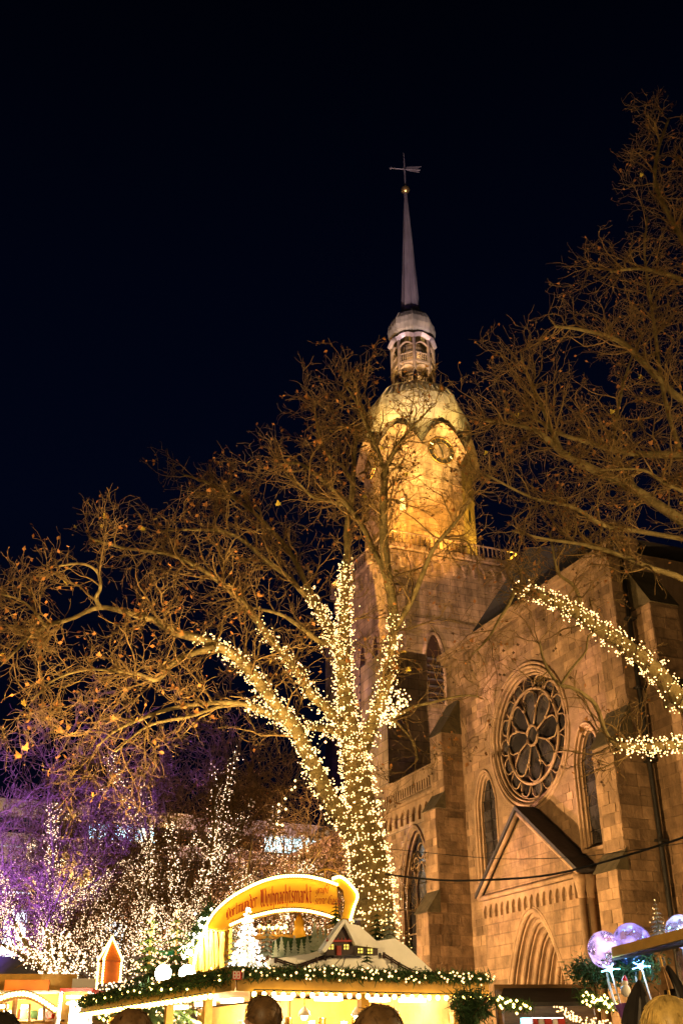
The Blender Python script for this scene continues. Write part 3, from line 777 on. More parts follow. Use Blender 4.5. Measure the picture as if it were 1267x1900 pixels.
octprofile(lc, octp, 4, lambda i: [.5, .5, .4, .2, 0][i]); lc.build('lantern_cornice', M['lead'], church)
on = MB(); op = [(2.25, 74.3), (2.6, 75.0), (2.72, 75.8), (2.6, 76.7), (2.2, 77.5), (1.6, 78.15), (1.12, 78.6)]
ov = octprofile(on, op, 4); onion = on.build('onion_cap', M['copper'], church)
sm = MB()
for j in range(32): sm.tube([ov[i][j] for i in range(len(op))], .07 if j % 4 == 0 else .04, 4, False)
tag(sm.build('seams', M['copper'], onion), kind='stuff')
spm = MB(); sv_ = octprofile(spm, [(1.12, 78.6), (1.0, 80.2), (.62, 88), (.12, 97.6)], 2); spire = spm.build('spire', M['lead'], church)
sm = MB()
for j in range(16): sm.tube([sv_[i][j] for i in range(4)], .05 if j % 2 == 0 else .03, 4, False)
tag(sm.build('seams', M['lead'], spire), kind='stuff')
MB().ball(TC + ZD * 98.1, .55, 14, 10).build('gilded_ball', M['gold'], church, True)
va = MB(); va.tube([TC + ZD * 98.4, TC + ZD * 104.4], [.13, .07], 6); vane = va.build('weathervane', M['lead'], church)
rx = np.array([1.0, .1, 0])
arw = MB(); arw.tube([TC - rx * 1.7 + ZD * 101.6, TC + rx * 2.0 + ZD * 101.6], .07, 5); arw.ball(TC - rx * 1.75 + ZD * 101.6, .17, 6, 5)
arw.prism([TC + rx * .25 + ZD * 101.45, TC + rx * 1.9 + ZD * 101.2, TC + rx * 1.5 + ZD * 101.75, TC + rx * 2.2 + ZD * 102.3, TC + rx * .25 + ZD * 102.05], (0, .05, 0)); arw.build('vane_arrow', M['lead'], vane)

# floodlights on the gallery and around the church
AMB = (1.0, 0.47, 0.07); GLD = (1.0, 0.58, 0.05); PNK = (1.0, 0.55, 0.36)
gl = [(-1, -1, 'on the near corner of the tower gallery'), (-1, 1, 'on the gallery corner above the nave roof'), (1, -1, 'on the gallery corner facing the square'), (-1, -.1, 'on the gallery beneath the sunlit coloured clock')]
for i, (su, sv, tx) in enumerate(gl):
    p = W(TU + su * 6.5, TVv + sv * 6.5, GZ + .8); out = norm(W(su, sv, 0))
    floodlight(p + out * .2, W(TU + su * 2.4, TVv + sv * 2.4, 60), 1000 if i == 3 else 2600, GLD if i == 1 else AMB, 'small golden floodlight standing ' + tx.replace('beneath the sunlit coloured clock', 'below the larger clock face'), 130, size=.4, stand=GZ + .4, group='tower gallery floodlights')
# ------------------------------------------------------------------ trees
def rot_dirs(T, ang):
    """directions leaning away from T by ang, at a random turn about it"""
    N = len(T); r_ = norm(rng.normal(size=(N, 3))); s_ = norm(np.cross(T, r_))
    return norm(T * np.cos(ang)[:, None] + s_ * np.sin(ang)[:, None])
def walk(start, d, L, K, wob, grav):
    N = len(start); P = np.zeros((N, K, 3)); P[:, 0] = start; st = (L / (K - 1))[:, None]
    for k in range(1, K):
        d = norm(d + rng.normal(size=(N, 3)) * wob + np.array([0, 0, grav]))
        P[:, k] = P[:, k - 1] + d * st
    return P
def sample_on(P, r, per_len, lo=.15, hi=1.0):
    """random points, tangents and radii on a batch of polylines, about per_len of them per metre"""
    seg = np.linalg.norm(np.diff(P, axis=1), axis=2).sum(1); cnt = rng.poisson(seg * per_len * (hi - lo))
    idx = np.repeat(np.arange(len(P)), cnt); K = P.shape[1]
    t = (lo + (hi - lo) * rng.random(len(idx))) * (K - 1); i = np.minimum(t.astype(int), K - 2); f = (t - i)[:, None]
    pos = P[idx, i] * (1 - f) + P[idx, i + 1] * f; tan = norm(P[idx, i + 1] - P[idx, i]); rad = r[idx, i] * (1 - f[:, 0]) + r[idx, i + 1] * f[:, 0]
    return pos, tan, rad, t / (K - 1)
LEAF2 = [(0, 0), (.12, .1), (.42, .02), (.3, .22), (.52, .42), (.26, .42), (.2, .62), (0, .95), (-.2, .62), (-.26, .42), (-.52, .42), (-.3, .22), (-.42, .02), (-.12, .1)]
def leaf_mesh(mt, bend=.18):
    mb = MB(); vs = [(x, y, -bend * (x * x + (y - .4) ** 2) * 1.6) for x, y in LEAF2]; n = len(vs); vs.append((0, .4, .03))
    mb.add(vs, [(n, i, (i + 1) % n) for i in range(n)])
    mb.add([(0, 0, 0), (.012, -.4, -.03), (-.012, -.4, -.03)], [(0, 1, 2)])
    me = mb.mesh('leaf'); me.materials.append(mt); return me
leaf_me = [leaf_mesh(M['leaf_o']), leaf_mesh(M['leaf_y'], .1)]
def view_keep(P, m_=60):
    d = P - CAM; z = d @ fw; x = 633.5 + FOC * (d @ cx) / z; y = 950 - FOC * (d @ cu) / z
    return (z > 1) & (x > -m_) & (x < 1267 + m_) & (y > -m_) & (y < 1900 + m_)
def add_tree(name, label, base, limbs, dens=(2.4, 3.2, 4.5), lens=((1.0, 2.6), (.45, 1.2), (.18, .55)), nleaf=200, nmass=600, yellow=.15, seed=500, group=None, up=.05, minr=.006, leafsize=.17, clip=None, thick=.035, mass=(.03, .07)):
    """limbs: list of (part name, points (n,3), radii (n,), spawn 0..1) ; twigs grow from all of them"""
    root = empty(name, base, label, 'tree', group)
    L1 = []
    for nm, P, r_, spawn in limbs:
        mb = MB(); mb.tube(P, r_, 10 if r_.max() > .12 else 7); mb.build(nm, M['bark'], root, True)
        sp_f = spawn if isinstance(spawn, tuple) else (spawn, 1.0)
        if sp_f[0] > 0: L1.append((P[None], r_[None], sp_f))
    groups = []; S = [], [], []
    for P, r_, (spawn, fac_) in L1:
        lo = .12 if spawn >= 1 else 1 - spawn
        p, t, rd, _ = sample_on(P, r_, dens[0] * fac_, lo); S[0].append(p); S[1].append(t); S[2].append(rd)
        S[0].append(P[0, -1:]); S[1].append(norm(P[0, -1:] - P[0, -2:-1])); S[2].append(r_[0, -1:])
    p, t, rd = map(np.concatenate, S)
    N = len(p); L = rng.uniform(*lens[0], N); d = rot_dirs(t, rng.uniform(.45, 1.15, N)); d = norm(d + np.array([0, 0, up * 3]))
    A = walk(p, d, L, 8, .26, up); ra = np.minimum(rd * .55, thick)[:, None] * np.linspace(1, .3, 8)[None]; ra = np.maximum(ra, minr)
    groups.append((A, ra, 4))
    p, t, rd, f = sample_on(A, ra, dens[1], .1); N = len(p)
    B = walk(p, norm(rot_dirs(t, rng.uniform(.4, 1.1, N)) + np.array([0, 0, up * 2])), rng.uniform(*lens[1], N) * (1.15 - .5 * f), 6, .32, up)
    rb = np.maximum(np.minimum(rd * .7, thick * .4)[:, None] * np.linspace(1, .45, 6)[None], minr * .9); groups.append((B, rb, 3))
    p, t, rd, f = sample_on(B, rb, dens[2], .15); N = len(p)
    C_ = walk(p, rot_dirs(t, rng.uniform(.3, 1.1, N)), rng.uniform(*lens[2], N), 4, .35, 0.0)
    rc = np.maximum(np.minimum(rd * .8, thick * .25)[:, None] * np.linspace(1, .6, 4)[None], minr * .8); groups.append((C_, rc, 3))
    if clip is not None:
        groups = [(P[k_], r2[k_], S_) for P, r2, S_ in groups for k_ in [clip(P[:, -1]) & clip(P[:, 0])]]
    V, Q = batch_tubes(groups)
    tag(link('twigs', np_mesh('twigs', V, quads=Q), M['twig'], root), kind='stuff')
    C_ = groups[2][0]
    ends = np.concatenate([C_[:, -1], groups[1][0][:, -1]])
    ends = ends[view_keep(ends)]
    # single leaves, and the smaller withered rest as one mass
    if nleaf and len(ends):
        k = rng.choice(len(ends), min(nleaf, len(ends)), replace=False)
        for i in k:
            o = bpy.data.objects.new('leaf', leaf_me[1 if random.random() < yellow else 0]); COL.objects.link(o); o.parent = root
            o.matrix_parent_inverse = inv_of(root); o.location = ends[i]; s_ = leafsize * random.uniform(.7, 1.3); o.scale = (s_, s_, s_)
            o.rotation_euler = (random.uniform(1.2, 3.4), random.uniform(-.7, .7), random.uniform(0, 6.3))
    if nmass and len(ends):
        k = rng.choice(len(ends), min(nmass, len(ends)), replace=False); N = len(k)
        ax = norm(rng.normal(size=(N, 3))); bx_ = norm(np.cross(ax, rng.normal(size=(N, 3)))); sz = rng.uniform(*mass, N)[:, None]
        V = np.stack([ends[k], ends[k] + (ax + bx_ * .7) * sz, ends[k] + ax * sz * 2.2, ends[k] + (ax - bx_ * .7) * sz], 1).reshape(-1, 3)
        Q = np.arange(N * 4).reshape(-1, 4)
        tag(link('withered_leaves', np_mesh('withered_leaves', V, quads=Q, smooth=False), M['leaf_o'], root), kind='stuff')
    if seed and len(ends):
        k = rng.choice(len(ends), min(seed, len(ends)), replace=False)
        tag(link('seed_balls', bulbs_mesh('seed_balls', ends[k] - np.array([0, 0, .06]), .022), M['seed'], root), kind='stuff')
    return root, groups
def limb(px, depth, width, per=5, wob=.0):
    """px: picture points of a limb, depth: distances at its ends, width: thickness in picture pixels at its ends"""
    n = len(px); D = np.interp(np.linspace(0, 1, n), np.linspace(0, 1, len(depth)), depth)
    P = np.array([at(x, y, d) for (x, y), d in zip(px, D)]); P = catmull(P, per)
    wd = np.interp(np.linspace(0, 1, len(P)), np.linspace(0, 1, len(width)), width); dist = (P - CAM) @ fw
    r_ = wd * dist / FOC / 2
    P = P + rng.normal(size=P.shape) * wob
    return P, r_
def sub(P, r_, a, b):
    i, j = int(a * (len(P) - 1)), max(int(a * (len(P) - 1)) + 2, int(round(b * (len(P) - 1))) + 1); return P[i:j], r_[i:j]
def lights_on(name, label, parts, density, mt, r=.024, lift=.02, wire=True, group=None, turns=None, jit=.05):
    """a string of bulbs wound round one or more limbs"""
    C_ = []; wm = MB()
    for P, r_ in parts:
        seg = np.linalg.norm(np.diff(P, axis=0), axis=1); L = seg.sum(); cum = np.concatenate([[0], np.cumsum(seg)])
        area = 2 * PI * np.mean(r_ + lift) * L; N = max(int(area * density), 4)
        s_ = np.sort(rng.random(N)) * L
        pos = np.stack([np.interp(s_, cum, P[:, i]) for i in range(3)], 1); rr = np.interp(s_, cum, r_)
        T = norm(np.gradient(P, axis=0)); tt = np.stack([np.interp(s_, cum, T[:, i]) for i in range(3)], 1)
        ref = np.array([.3, .2, 1.0]); A = norm(np.cross(tt, ref)); B = np.cross(tt, A)
        nt_ = turns if turns else max(3, L / .22)
        # bulbs sit in windings, scattered a little
        ph = s_ / L * nt_ * 2 * PI; ph = ph + rng.normal(size=N) * 1.3
        lf = lift + np.abs(rng.normal(size=N)) * jit
        C_.append(pos + (np.cos(ph)[:, None] * A + np.sin(ph)[:, None] * B) * (rr + lf)[:, None])
        if wire:
            m_ = int(nt_ * 7); s2 = np.linspace(0, L, m_); p2 = np.stack([np.interp(s2, cum, P[:, i]) for i in range(3)], 1); r2 = np.interp(s2, cum, r_) + lift * .7
            t2 = np.stack([np.interp(s2, cum, T[:, i]) for i in range(3)], 1); a2 = norm(np.cross(t2, ref)); b2 = np.cross(t2, a2); p_ = s2 / L * nt_ * 2 * PI
            wm.tube(p2 + (np.cos(p_)[:, None] * a2 + np.sin(p_)[:, None] * b2) * r2[:, None], .006, 3, False)
    C_ = np.concatenate(C_)
    root = tag(empty(name, C_[0]), label, 'string lights', group)
    tag(link('bulbs', bulbs_mesh('bulbs', C_, r * rng.uniform(.75, 1.25, len(C_))), mt, root), kind='stuff')
    if wire and wm.V: tag(wm.build('wire', M['wire'], root), kind='stuff')
    o = root
    return o, len(C_)

# ---- the big lit plane tree
D0 = 21.0
LM = {}
def L(n, px, depth, width, per=5): LM[n] = limb(px, depth, width, per); return LM[n]
L('trunk', [(702, 1950), (700, 1850), (697, 1760), (690, 1650), (683, 1590), (675, 1540), (668, 1478), (660, 1420), (655, 1375)], (D0,), (86, 80, 74, 64, 50, 44))
L('left', [(672, 1580), (648, 1535), (616, 1490), (588, 1435), (564, 1383), (542, 1343), (509, 1306), (468, 1250), (435, 1217), (398, 1196)], (D0, D0 - 1.5), (36, 31, 27, 22, 16))
L('left_out', [(398, 1196), (360, 1183), (323, 1172), (290, 1152), (253, 1142), (187, 1127), (136, 1147), (86, 1163), (50, 1188), (10, 1228)], (D0 - 1.5, D0 - 2.8), (20, 13, 8, 5))
L('left_up', [(187, 1127), (178, 1110), (187, 1090), (180, 1060), (152, 1046), (110, 1050)], (D0 - 2.4, D0 - 3), (9, 6, 4))
L('left_far', [(86, 1163), (60, 1130), (30, 1110), (-10, 1100)], (D0 - 2.6, D0 - 3), (6, 3))
L('left_low', [(398, 1200), (360, 1212), (323, 1230), (293, 1261), (260, 1252), (222, 1246), (162, 1243), (101, 1262), (60, 1300)], (D0 - 1.6, D0 - 3.5), (12, 9, 5, 3))
L('mid', [(652, 1375), (608, 1316), (579, 1291), (557, 1254), (535, 1225), (498, 1182)], (D0, D0 - .6), (21, 17, 12))
L('mid_out', [(498, 1182), (470, 1142), (444, 1112), (404, 1077), (364, 1051), (313, 1029), (227, 1016), (170, 1000)], (D0 - .6, D0 - 1.8), (15, 11, 7, 4))
L('low', [(548, 1352), (525, 1338), (505, 1327), (480, 1315), (454, 1307), (404, 1304), (323, 1314), (263, 1334), (217, 1355), (180, 1385)], (D0 - .5, D0 - 3), (18, 12, 8, 4))
L('low2', [(454, 1307), (404, 1312), (354, 1329), (283, 1344), (240, 1372), (215, 1395)], (D0 - 1.5, D0 - 3.4), (8, 6, 3))
L('cross', [(640, 1362), (600, 1352), (560, 1349)], (D0, D0 - .6), (16, 12))
L('centre', [(656, 1400), (645, 1330), (639, 1270), (637, 1200), (640, 1130), (640, 1060)], (D0, D0 + .5), (38, 29, 22, 14))
L('centre_up', [(640, 1060), (645, 1030), (643, 985), (652, 930), (655, 880), (658, 838), (662, 790)], (D0 + .5, D0 + 1), (15, 12, 7))
L('fan', [(640, 1235), (625, 1195), (608, 1158), (586, 1122), (570, 1088)], (D0 + .3, D0 + .8), (20, 14))
L('fan_out', [(570, 1088), (552, 1050), (535, 1021), (505, 986), (470, 950), (434, 925), (394, 900), (340, 880)], (D0 + .8, D0 + 1.8), (11, 8, 4))
L('fan2', [(590, 1128), (560, 1098), (535, 1072), (495, 1041), (455, 1006), (414, 986), (348, 983), (300, 985)], (D0 + .8, D0 - .6), (11, 8, 4))
L('stub', [(640, 1200), (620, 1188), (596, 1192), (560, 1165), (520, 1140), (470, 1128)], (D0 + .2, D0 - .8), (15, 10, 5))
L('right', [(662, 1425), (680, 1370), (700, 1320), (712, 1280), (722, 1230), (732, 1168)], (D0, D0 - .8), (30, 23, 15))
L('right_up', [(732, 1168), (728, 1120), (718, 1060), (712, 1000), (711, 940), (713, 890), (716, 862)], (D0 - .8, D0 - 1), (20, 17, 12))
L('right_top', [(714, 880), (704, 845), (692, 815), (678, 785), (664, 752), (648, 725), (638, 716)], (D0 - 1, D0 - .5), (9, 7, 3))
L('right_top2', [(716, 865), (728, 845), (742, 820), (760, 798), (782, 775), (800, 755)], (D0 - 1, D0 - 1.6), (9, 6, 3))
L('right_arm', [(733, 1168), (752, 1135), (770, 1100), (790, 1050), (808, 1012), (836, 980), (862, 945), (874, 922)], (D0 - .8, D0 - 2), (12, 9, 5))
L('right_left', [(722, 1090), (708, 1050), (692, 1019), (674, 979), (649, 943), (623, 914), (583, 878), (554, 860), (520, 862)], (D0 - .9, D0 + .5), (13, 10, 5))
L('right_left2', [(643, 938), (610, 930), (580, 922), (555, 898), (529, 878)], (D0 + .1, D0 - .3), (7, 4))
L('right_low', [(728, 1330), (750, 1320), (772, 1310), (800, 1304), (830, 1296), (870, 1290), (895, 1296)], (D0 - .4, D0 - 1.5), (8, 5, 3))
L('right_drop', [(722, 1330), (745, 1350), (768, 1380), (775, 1410)], (D0 - .5, D0 - 1), (5, 3))
L('top_mid', [(655, 905), (640, 870), (610, 845), (590, 800), (585, 760)], (D0 + .7, D0 + .2), (7, 3))
LM['right_low'] = limb([(722, 1335), (750, 1321), (772, 1310), (800, 1304), (830, 1296), (870, 1290), (895, 1296)], (D0 - .4, D0 - 1.5), (8, 5, 3))
limbs = []
for n_, (P, r_) in LM.items():
    lit = n_ in ('trunk', 'left', 'mid', 'centre', 'fan', 'right', 'cross')
    limbs.append(('trunk' if n_ == 'trunk' else 'branch', P, r_, 0 if n_ in ('trunk', 'cross') else ((.55, .8) if lit else (1, {'low': .38, 'low2': .35, 'left_low': .6, 'right_low': .35, 'right_drop': .5, 'left_out': 1.2, 'left_up': 1.4, 'left_far': 1.4, 'mid_out': 1.15}.get(n_, 1)))))
main_tree, mg = add_tree('plane_tree', 'big spreading plane tree with sparse rust leaves, trunk wrapped in warm fairy lights', at(697, 1950, D0) * np.array([1, 1, 0]), limbs,
    dens=(6.2, 6.8, 8.0), lens=((.5, 1.6), (.3, .9), (.15, .45)), up=.02, nleaf=210, nmass=1600, yellow=.16, seed=1200, minr=.0052, leafsize=.13, thick=.026, mass=(.025, .055))
nb = 0
for n_, tx in (('trunk', 'dense warm fairy lights wound round the thick main trunk of the plane tree'), ('left', 'warm fairy lights wound round the long limb leaning left from the trunk'),
               ('mid', 'warm fairy lights on the second limb, above the longest leaning lit limb'), ('centre', 'warm fairy lights up the vertical central limb of the plane tree'),
               ('right', 'warm fairy lights up the lit limb right of the central one'), ('fan', 'fairy lights on the short lit branch fanning left near the central limb top'),
               ('cross', 'short string of fairy lights bridging trunk and leaning limb')):
    P, r_ = LM[n_]
    dn_ = {'trunk': 215, 'centre': 235, 'right': 210, 'cross': 230, 'fan': 220, 'left': 190, 'mid': 200}[n_]
    if n_ == 'trunk': P, r_ = sub(P, r_, .2, 1)
    o, k = lights_on('fairy_lights', tx, [(P, r_)], dn_, M['bulb'], r=.0138, group='fairy lights on the big plane tree'); nb += k
for n_, tx, f_ in (('left_out', 'last sparse fairy lights trailing off along the long left limb', .12), ('mid_out', 'last sparse fairy lights trailing off the second left limb', .1), ('centre_up', 'last sparse fairy lights above the central limb', .12), ('right_up', 'last sparse fairy lights above the right limb', .1)):
    P, r_ = LM[n_]; lights_on('fairy_lights', tx, [sub(P, r_, 0, f_)], 130, M['bulb'], r=.0138, group='fairy lights on the big plane tree')
P, r_ = LM['low']; lights_on('fairy_lights', 'fairy lights at the root of the low drooping branch of the plane tree', [sub(P, r_, 0, .45)], 220, M['bulb'], r=.0138, group='fairy lights on the big plane tree')
P, r_ = LM['stub']; lights_on('fairy_lights', 'small cluster of fairy lights at the base of a short left stub', [sub(P, r_, 0, .4)], 260, M['bulb'], r=.0138, group='fairy lights on the big plane tree')
P, r_ = limb([(712, 1345), (730, 1310), (745, 1296), (752, 1290)], (D0 - .6, D0 - .8), (14, 18)); lights_on('fairy_lights', 'loose clump of fairy lights bulging right of the right limb', [(P, r_)], 330, M['bulb'], r=.018, jit=.09, wire=False, group='fairy lights on the big plane tree')
P = catmull([at(x, y, D0 - 2) for x, y in ((652, 1300), (628, 1340), (590, 1390), (562, 1425), (540, 1470), (520, 1505), (505, 1560))], 4)
C_ = P[::1] + rng.normal(size=P.shape) * .06
o = empty('light_chain', C_[0], 'thin sagging chain of single bulbs hanging left of the plane tree', 'string lights')
tag(link('bulbs', bulbs_mesh('bulbs', C_, .028), M['bulb'], o), kind='stuff')
MB().tube(P, .006, 3, False).build('wire', M['wire'], o)

# ---- plane tree on the right, trunk outside the frame
D1 = 13.5
RM = {}
def Rb(n, px, depth, width, per=5): RM[n] = limb(px, depth, width, per)
tb = np.array([6.4, 14.2, 0.0])
T_ = catmull([tb, tb + (0, 0, 2), tb + (-.1, 0, 4), tb + (-.05, .1, 5.5), tb + (.1, .1, 8), tb + (.0, 0, 11), tb + (.2, 0, 14), tb + (.1, 0, 17)], 5)
RM['trunk'] = (T_, np.interp(np.linspace(0, 1, len(T_)), (0, .35, .7, 1), (.5, .36, .16, .04)))
Rb('lit', [(1420, 1420), (1340, 1350), (1264, 1301), (1216, 1245), (1169, 1205), (1113, 1168), (1065, 1135), (1014, 1109), (955, 1090)], (14, 13), (50, 36, 31, 27, 22, 15))
Rb('lit_end', [(955, 1092), (944, 1120), (925, 1150), (905, 1185), (875, 1215)], (13, 12.6), (8, 5, 3))
Rb('lit_up', [(1080, 1142), (1074, 1110), (1062, 1085), (1036, 1065), (1027, 1030), (1020, 990)], (13.4, 13), (9, 6, 4))
Rb('low', [(1420, 1400), (1340, 1388), (1267, 1381), (1200, 1385), (1142, 1384)], (14, 12.6), (28, 22, 17, 12))
Rb('low_end', [(1142, 1384), (1122, 1358), (1106, 1312), (1086, 1291), (1060, 1276), (1035, 1268), (1010, 1230), (1000, 1190)], (12.6, 12), (9, 8, 4))
Rb('low_end2', [(1040, 1270), (1060, 1240), (1085, 1210), (1092, 1180), (1120, 1165)], (12.1, 12.4), (5, 3))
Rb('a', [(1400, 1080), (1330, 1015), (1262, 965), (1174, 907), (1103, 872), (1050, 845), (1014, 814), (988, 797), (940, 785), (900, 780)], (14, 13), (24, 20, 16, 9, 5))
Rb('a2', [(1040, 836), (1022, 795), (1006, 757), (983, 708), (972, 680), (965, 655)], (13.3, 13.5), (10, 7, 3))
Rb('b', [(1420, 870), (1340, 850), (1262, 845), (1174, 841), (1120, 830), (1085, 819), (1040, 805), (980, 770)], (14, 13.4), (20, 12, 6))
Rb('c', [(1400, 800), (1340, 765), (1262, 740), (1200, 680), (1160, 640), (1120, 622), (1070, 610), (1030, 606)], (14.2, 14), (18, 12, 5))
Rb('d', [(1420, 640), (1340, 560), (1267, 520), (1200, 500), (1160, 500), (1130, 505)], (14.4, 14.2), (16, 9, 4))
Rb('e', [(1400, 700), (1330, 560), (1275, 460), (1240, 400), (1215, 340), (1220, 280), (1240, 220)], (14.2, 14.4), (16, 10, 4))
Rb('f', [(1400, 950), (1320, 930), (1240, 900), (1190, 872), (1110, 872)], (14, 12.5), (14, 8, 4))
Rb('g', [(1267, 1000), (1180, 985), (1120, 975), (1060, 940), (990, 925), (900, 880)], (14, 12.5), (10, 8, 4))
Rb('h', [(1400, 1180), (1340, 1130), (1267, 1075), (1210, 1055), (1150, 1030), (1080, 1010), (1010, 1000), (950, 985)], (13.6, 12.6), (16, 10, 4))
Rb('i', [(1180, 908), (1150, 860), (1140, 800), (1150, 740), (1165, 680), (1190, 620)], (13.8, 14.5), (9, 6, 3))
Rb('j', [(1262, 840), (1240, 770), (1225, 700), (1215, 620), (1205, 550), (1195, 470), (1200, 400)], (14, 14.4), (10, 7, 3))
RM = {k: v for k, v in RM.items()}
# join the outer limbs to the trunk
for k_, z_ in (('lit', 2.9), ('low', 2.6), ('a', 5.2), ('b', 7.0), ('c', 7.6), ('d', 9.5), ('e', 8.2), ('f', 6.0), ('h', 4.2)):
    P, r_ = RM[k_]; jn = np.array([np.interp(z_, T_[:, 2], T_[:, i]) for i in range(3)])
    add = catmull([jn, jn * .5 + P[0] * .5 + np.array([0, 0, .1]), P[0]], 3)[:-1]
    RM[k_] = (np.vstack([add, P]), np.concatenate([np.linspace(r_[0] * 1.25, r_[0], len(add)), r_]))
limbs = []
for n_, (P, r_) in RM.items():
    limbs.append(('trunk' if n_ == 'trunk' else 'branch', P, r_, {'trunk': .4, 'lit': .3, 'low': .2, 'low_end': .3, 'low_end2': .35, 'lit_end': .4, 'lit_up': .5, 'h': .5}.get(n_, .85 if n_ in 'abcdefh' else 1)))
right_tree, rg_ = add_tree('plane_tree', 'nearer plane tree reaching in from the right edge, twiggy crown against the night sky', tb, limbs,
    dens=(8, 8, 9), lens=((.4, 1.15), (.2, .6), (.1, .28)), up=.02, nleaf=200, nmass=1500, yellow=.1, seed=700, minr=.0032, leafsize=.075, thick=.016, mass=(.014, .032), clip=lambda P: view_keep(P, 150))
P, r_ = RM['lit']; lights_on('fairy_lights', 'fairy lights along the thick diagonal limb at the right edge, above the buttress', [sub(P, r_, .2, 1)], 280, M['bulb'], r=.0105, jit=.03, group='fairy lights on the right plane tree')
P, r_ = RM['low']; lights_on('fairy_lights', 'fairy lights on the short horizontal limb crossing the drainpipe', [sub(P, r_, .2, 1)], 380, M['bulb'], r=.0102, jit=.03, group='fairy lights on the right plane tree')

# ---- far trees with lights at the left
def auto_tree(base, H, spread, seed_, forks, thick=.22, tilt=0.0):
    """trunk and limbs grown from a base: list of (name, P, r, spawn)"""
    r0 = np.random.default_rng(seed_); base = np.asarray(base, float); out = []
    th = H * r0.uniform(.18, .26)
    P = catmull([base, base + ZD * th * .5 + r0.normal(size=3) * .08, base + ZD * th], 4); out.append(('trunk', P, np.linspace(thick, thick * .8, len(P)), 0))
    for k in range(forks):
        a = 2 * PI * k / forks + r0.uniform(-.3, .3); el = r0.uniform(.65, 1.25); d = np.array([math.cos(a) * math.cos(el) * spread, math.sin(a) * math.cos(el) * spread, math.sin(el)]); d = d / np.linalg.norm(d)
        ln = H * r0.uniform(.42, .62); pts = [P[-1] - ZD * .2]; dd = d.copy()
        for s_ in range(5):
            dd = dd + r0.normal(size=3) * .13 + np.array([0, 0, .08]); dd /= np.linalg.norm(dd); pts.append(pts[-1] + dd * ln / 5)
        Q = catmull(pts, 4); rr = np.linspace(thick * .55, .03, len(Q)); out.append(('branch', Q, rr, .9))
        for m2 in range(3):
            i0 = int(len(Q) * r0.uniform(.25, .75)); d2 = norm(Q[min(i0 + 1, len(Q) - 1)] - Q[i0 - 1]) + r0.normal(size=3) * .55; d2 /= np.linalg.norm(d2); pts = [Q[i0]]
            for s_ in range(4): d2 = d2 + r0.normal(size=3) * .15 + np.array([0, 0, .06]); d2 /= np.linalg.norm(d2); pts.append(pts[-1] + d2 * ln * .16)
            Q2 = catmull(pts, 3); out.append(('branch', Q2, np.linspace(rr[i0] * .7, .02, len(Q2)), 1))
    return out
far = [((-11.2, 44, 0), 14.5, .85, 3, 6, 'bare tree washed in violet light at the left, pale building behind it', 'fairy lights in the lower limbs of the violet tree', .7),
       ((-7.4, 43, 0), 15.0, .8, 5, 6, 'bare lit tree left of the arched sign, its crown tinged violet', 'thick fairy lights in the limbs of the middle bare tree', .8),
       ((-3.4, 46, 0), 14.5, .8, 8, 6, 'dim bare lit tree behind the arched market sign', 'fairy lights in the tree directly behind the arched sign', .8),
       ((-10.2, 38, 0), 7.2, 1.1, 13, 7, 'low spreading tree covered in fairy lights behind the red turret', 'dense fairy lights covering the low spreading tree', 1.0),
       ((-6.2, 36, 0), 7.6, 1.1, 17, 7, 'low fully lit tree right of the red turret', 'dense fairy lights covering the low tree above the floodlamps', 1.0)]
for base, H, spr, sd, fk, lb, lb2, frac in far:
    lm = auto_tree(base, H, spr, sd, fk)
    tall = H > 10
    tr_, tg = add_tree('bare_tree', lb, base, lm, dens=(2.8, 3.2, 3.6) if tall else (2.2, 2.5, 3), lens=((1.2, 3.2), (.6, 1.6), (.3, .8)) if tall else ((.6, 1.5), (.3, .8), (.2, .4)), nleaf=0, nmass=300 if tall else 100, seed=0, minr=.012, group='bare trees behind the stalls')
    A_ = tg[0][0]; A_ = A_[(A_[:, -1, 2] < (8.8 if tall else 9))]; A_ = A_[rng.random(len(A_)) < (.5 if tall else .8)]
    C_ = np.concatenate([A_[:, k_] * (1 - f_) + A_[:, k_ + 1] * f_ for k_ in range(7) for f_ in (.05, .4, .72)]); C_ = C_ + rng.normal(size=C_.shape) * .025
    fl_ = empty('fairy_lights', C_[0], lb2.replace('fairy lights', 'finer fairy lights').replace('limbs', 'outer twigs').replace('covering', 'on the twigs of').replace('in the tree', 'on the twigs of the tree'), 'string lights', 'fairy lights in the bare trees')
    tag(link('bulbs', bulbs_mesh('bulbs', C_, (.0125) * rng.uniform(.7, 1.3, len(C_))), M['bulb_far'], fl_), kind='stuff')
    parts = [sub(P, r_, 0, frac) if n_ == 'branch' else (P, r_) for n_, P, r_, s_ in lm]
    lights_on('fairy_lights', lb2, parts, 75 if tall else 70, M['bulb_far'], r=.0185, lift=.05, jit=.12, wire=False, group='fairy lights in the bare trees')
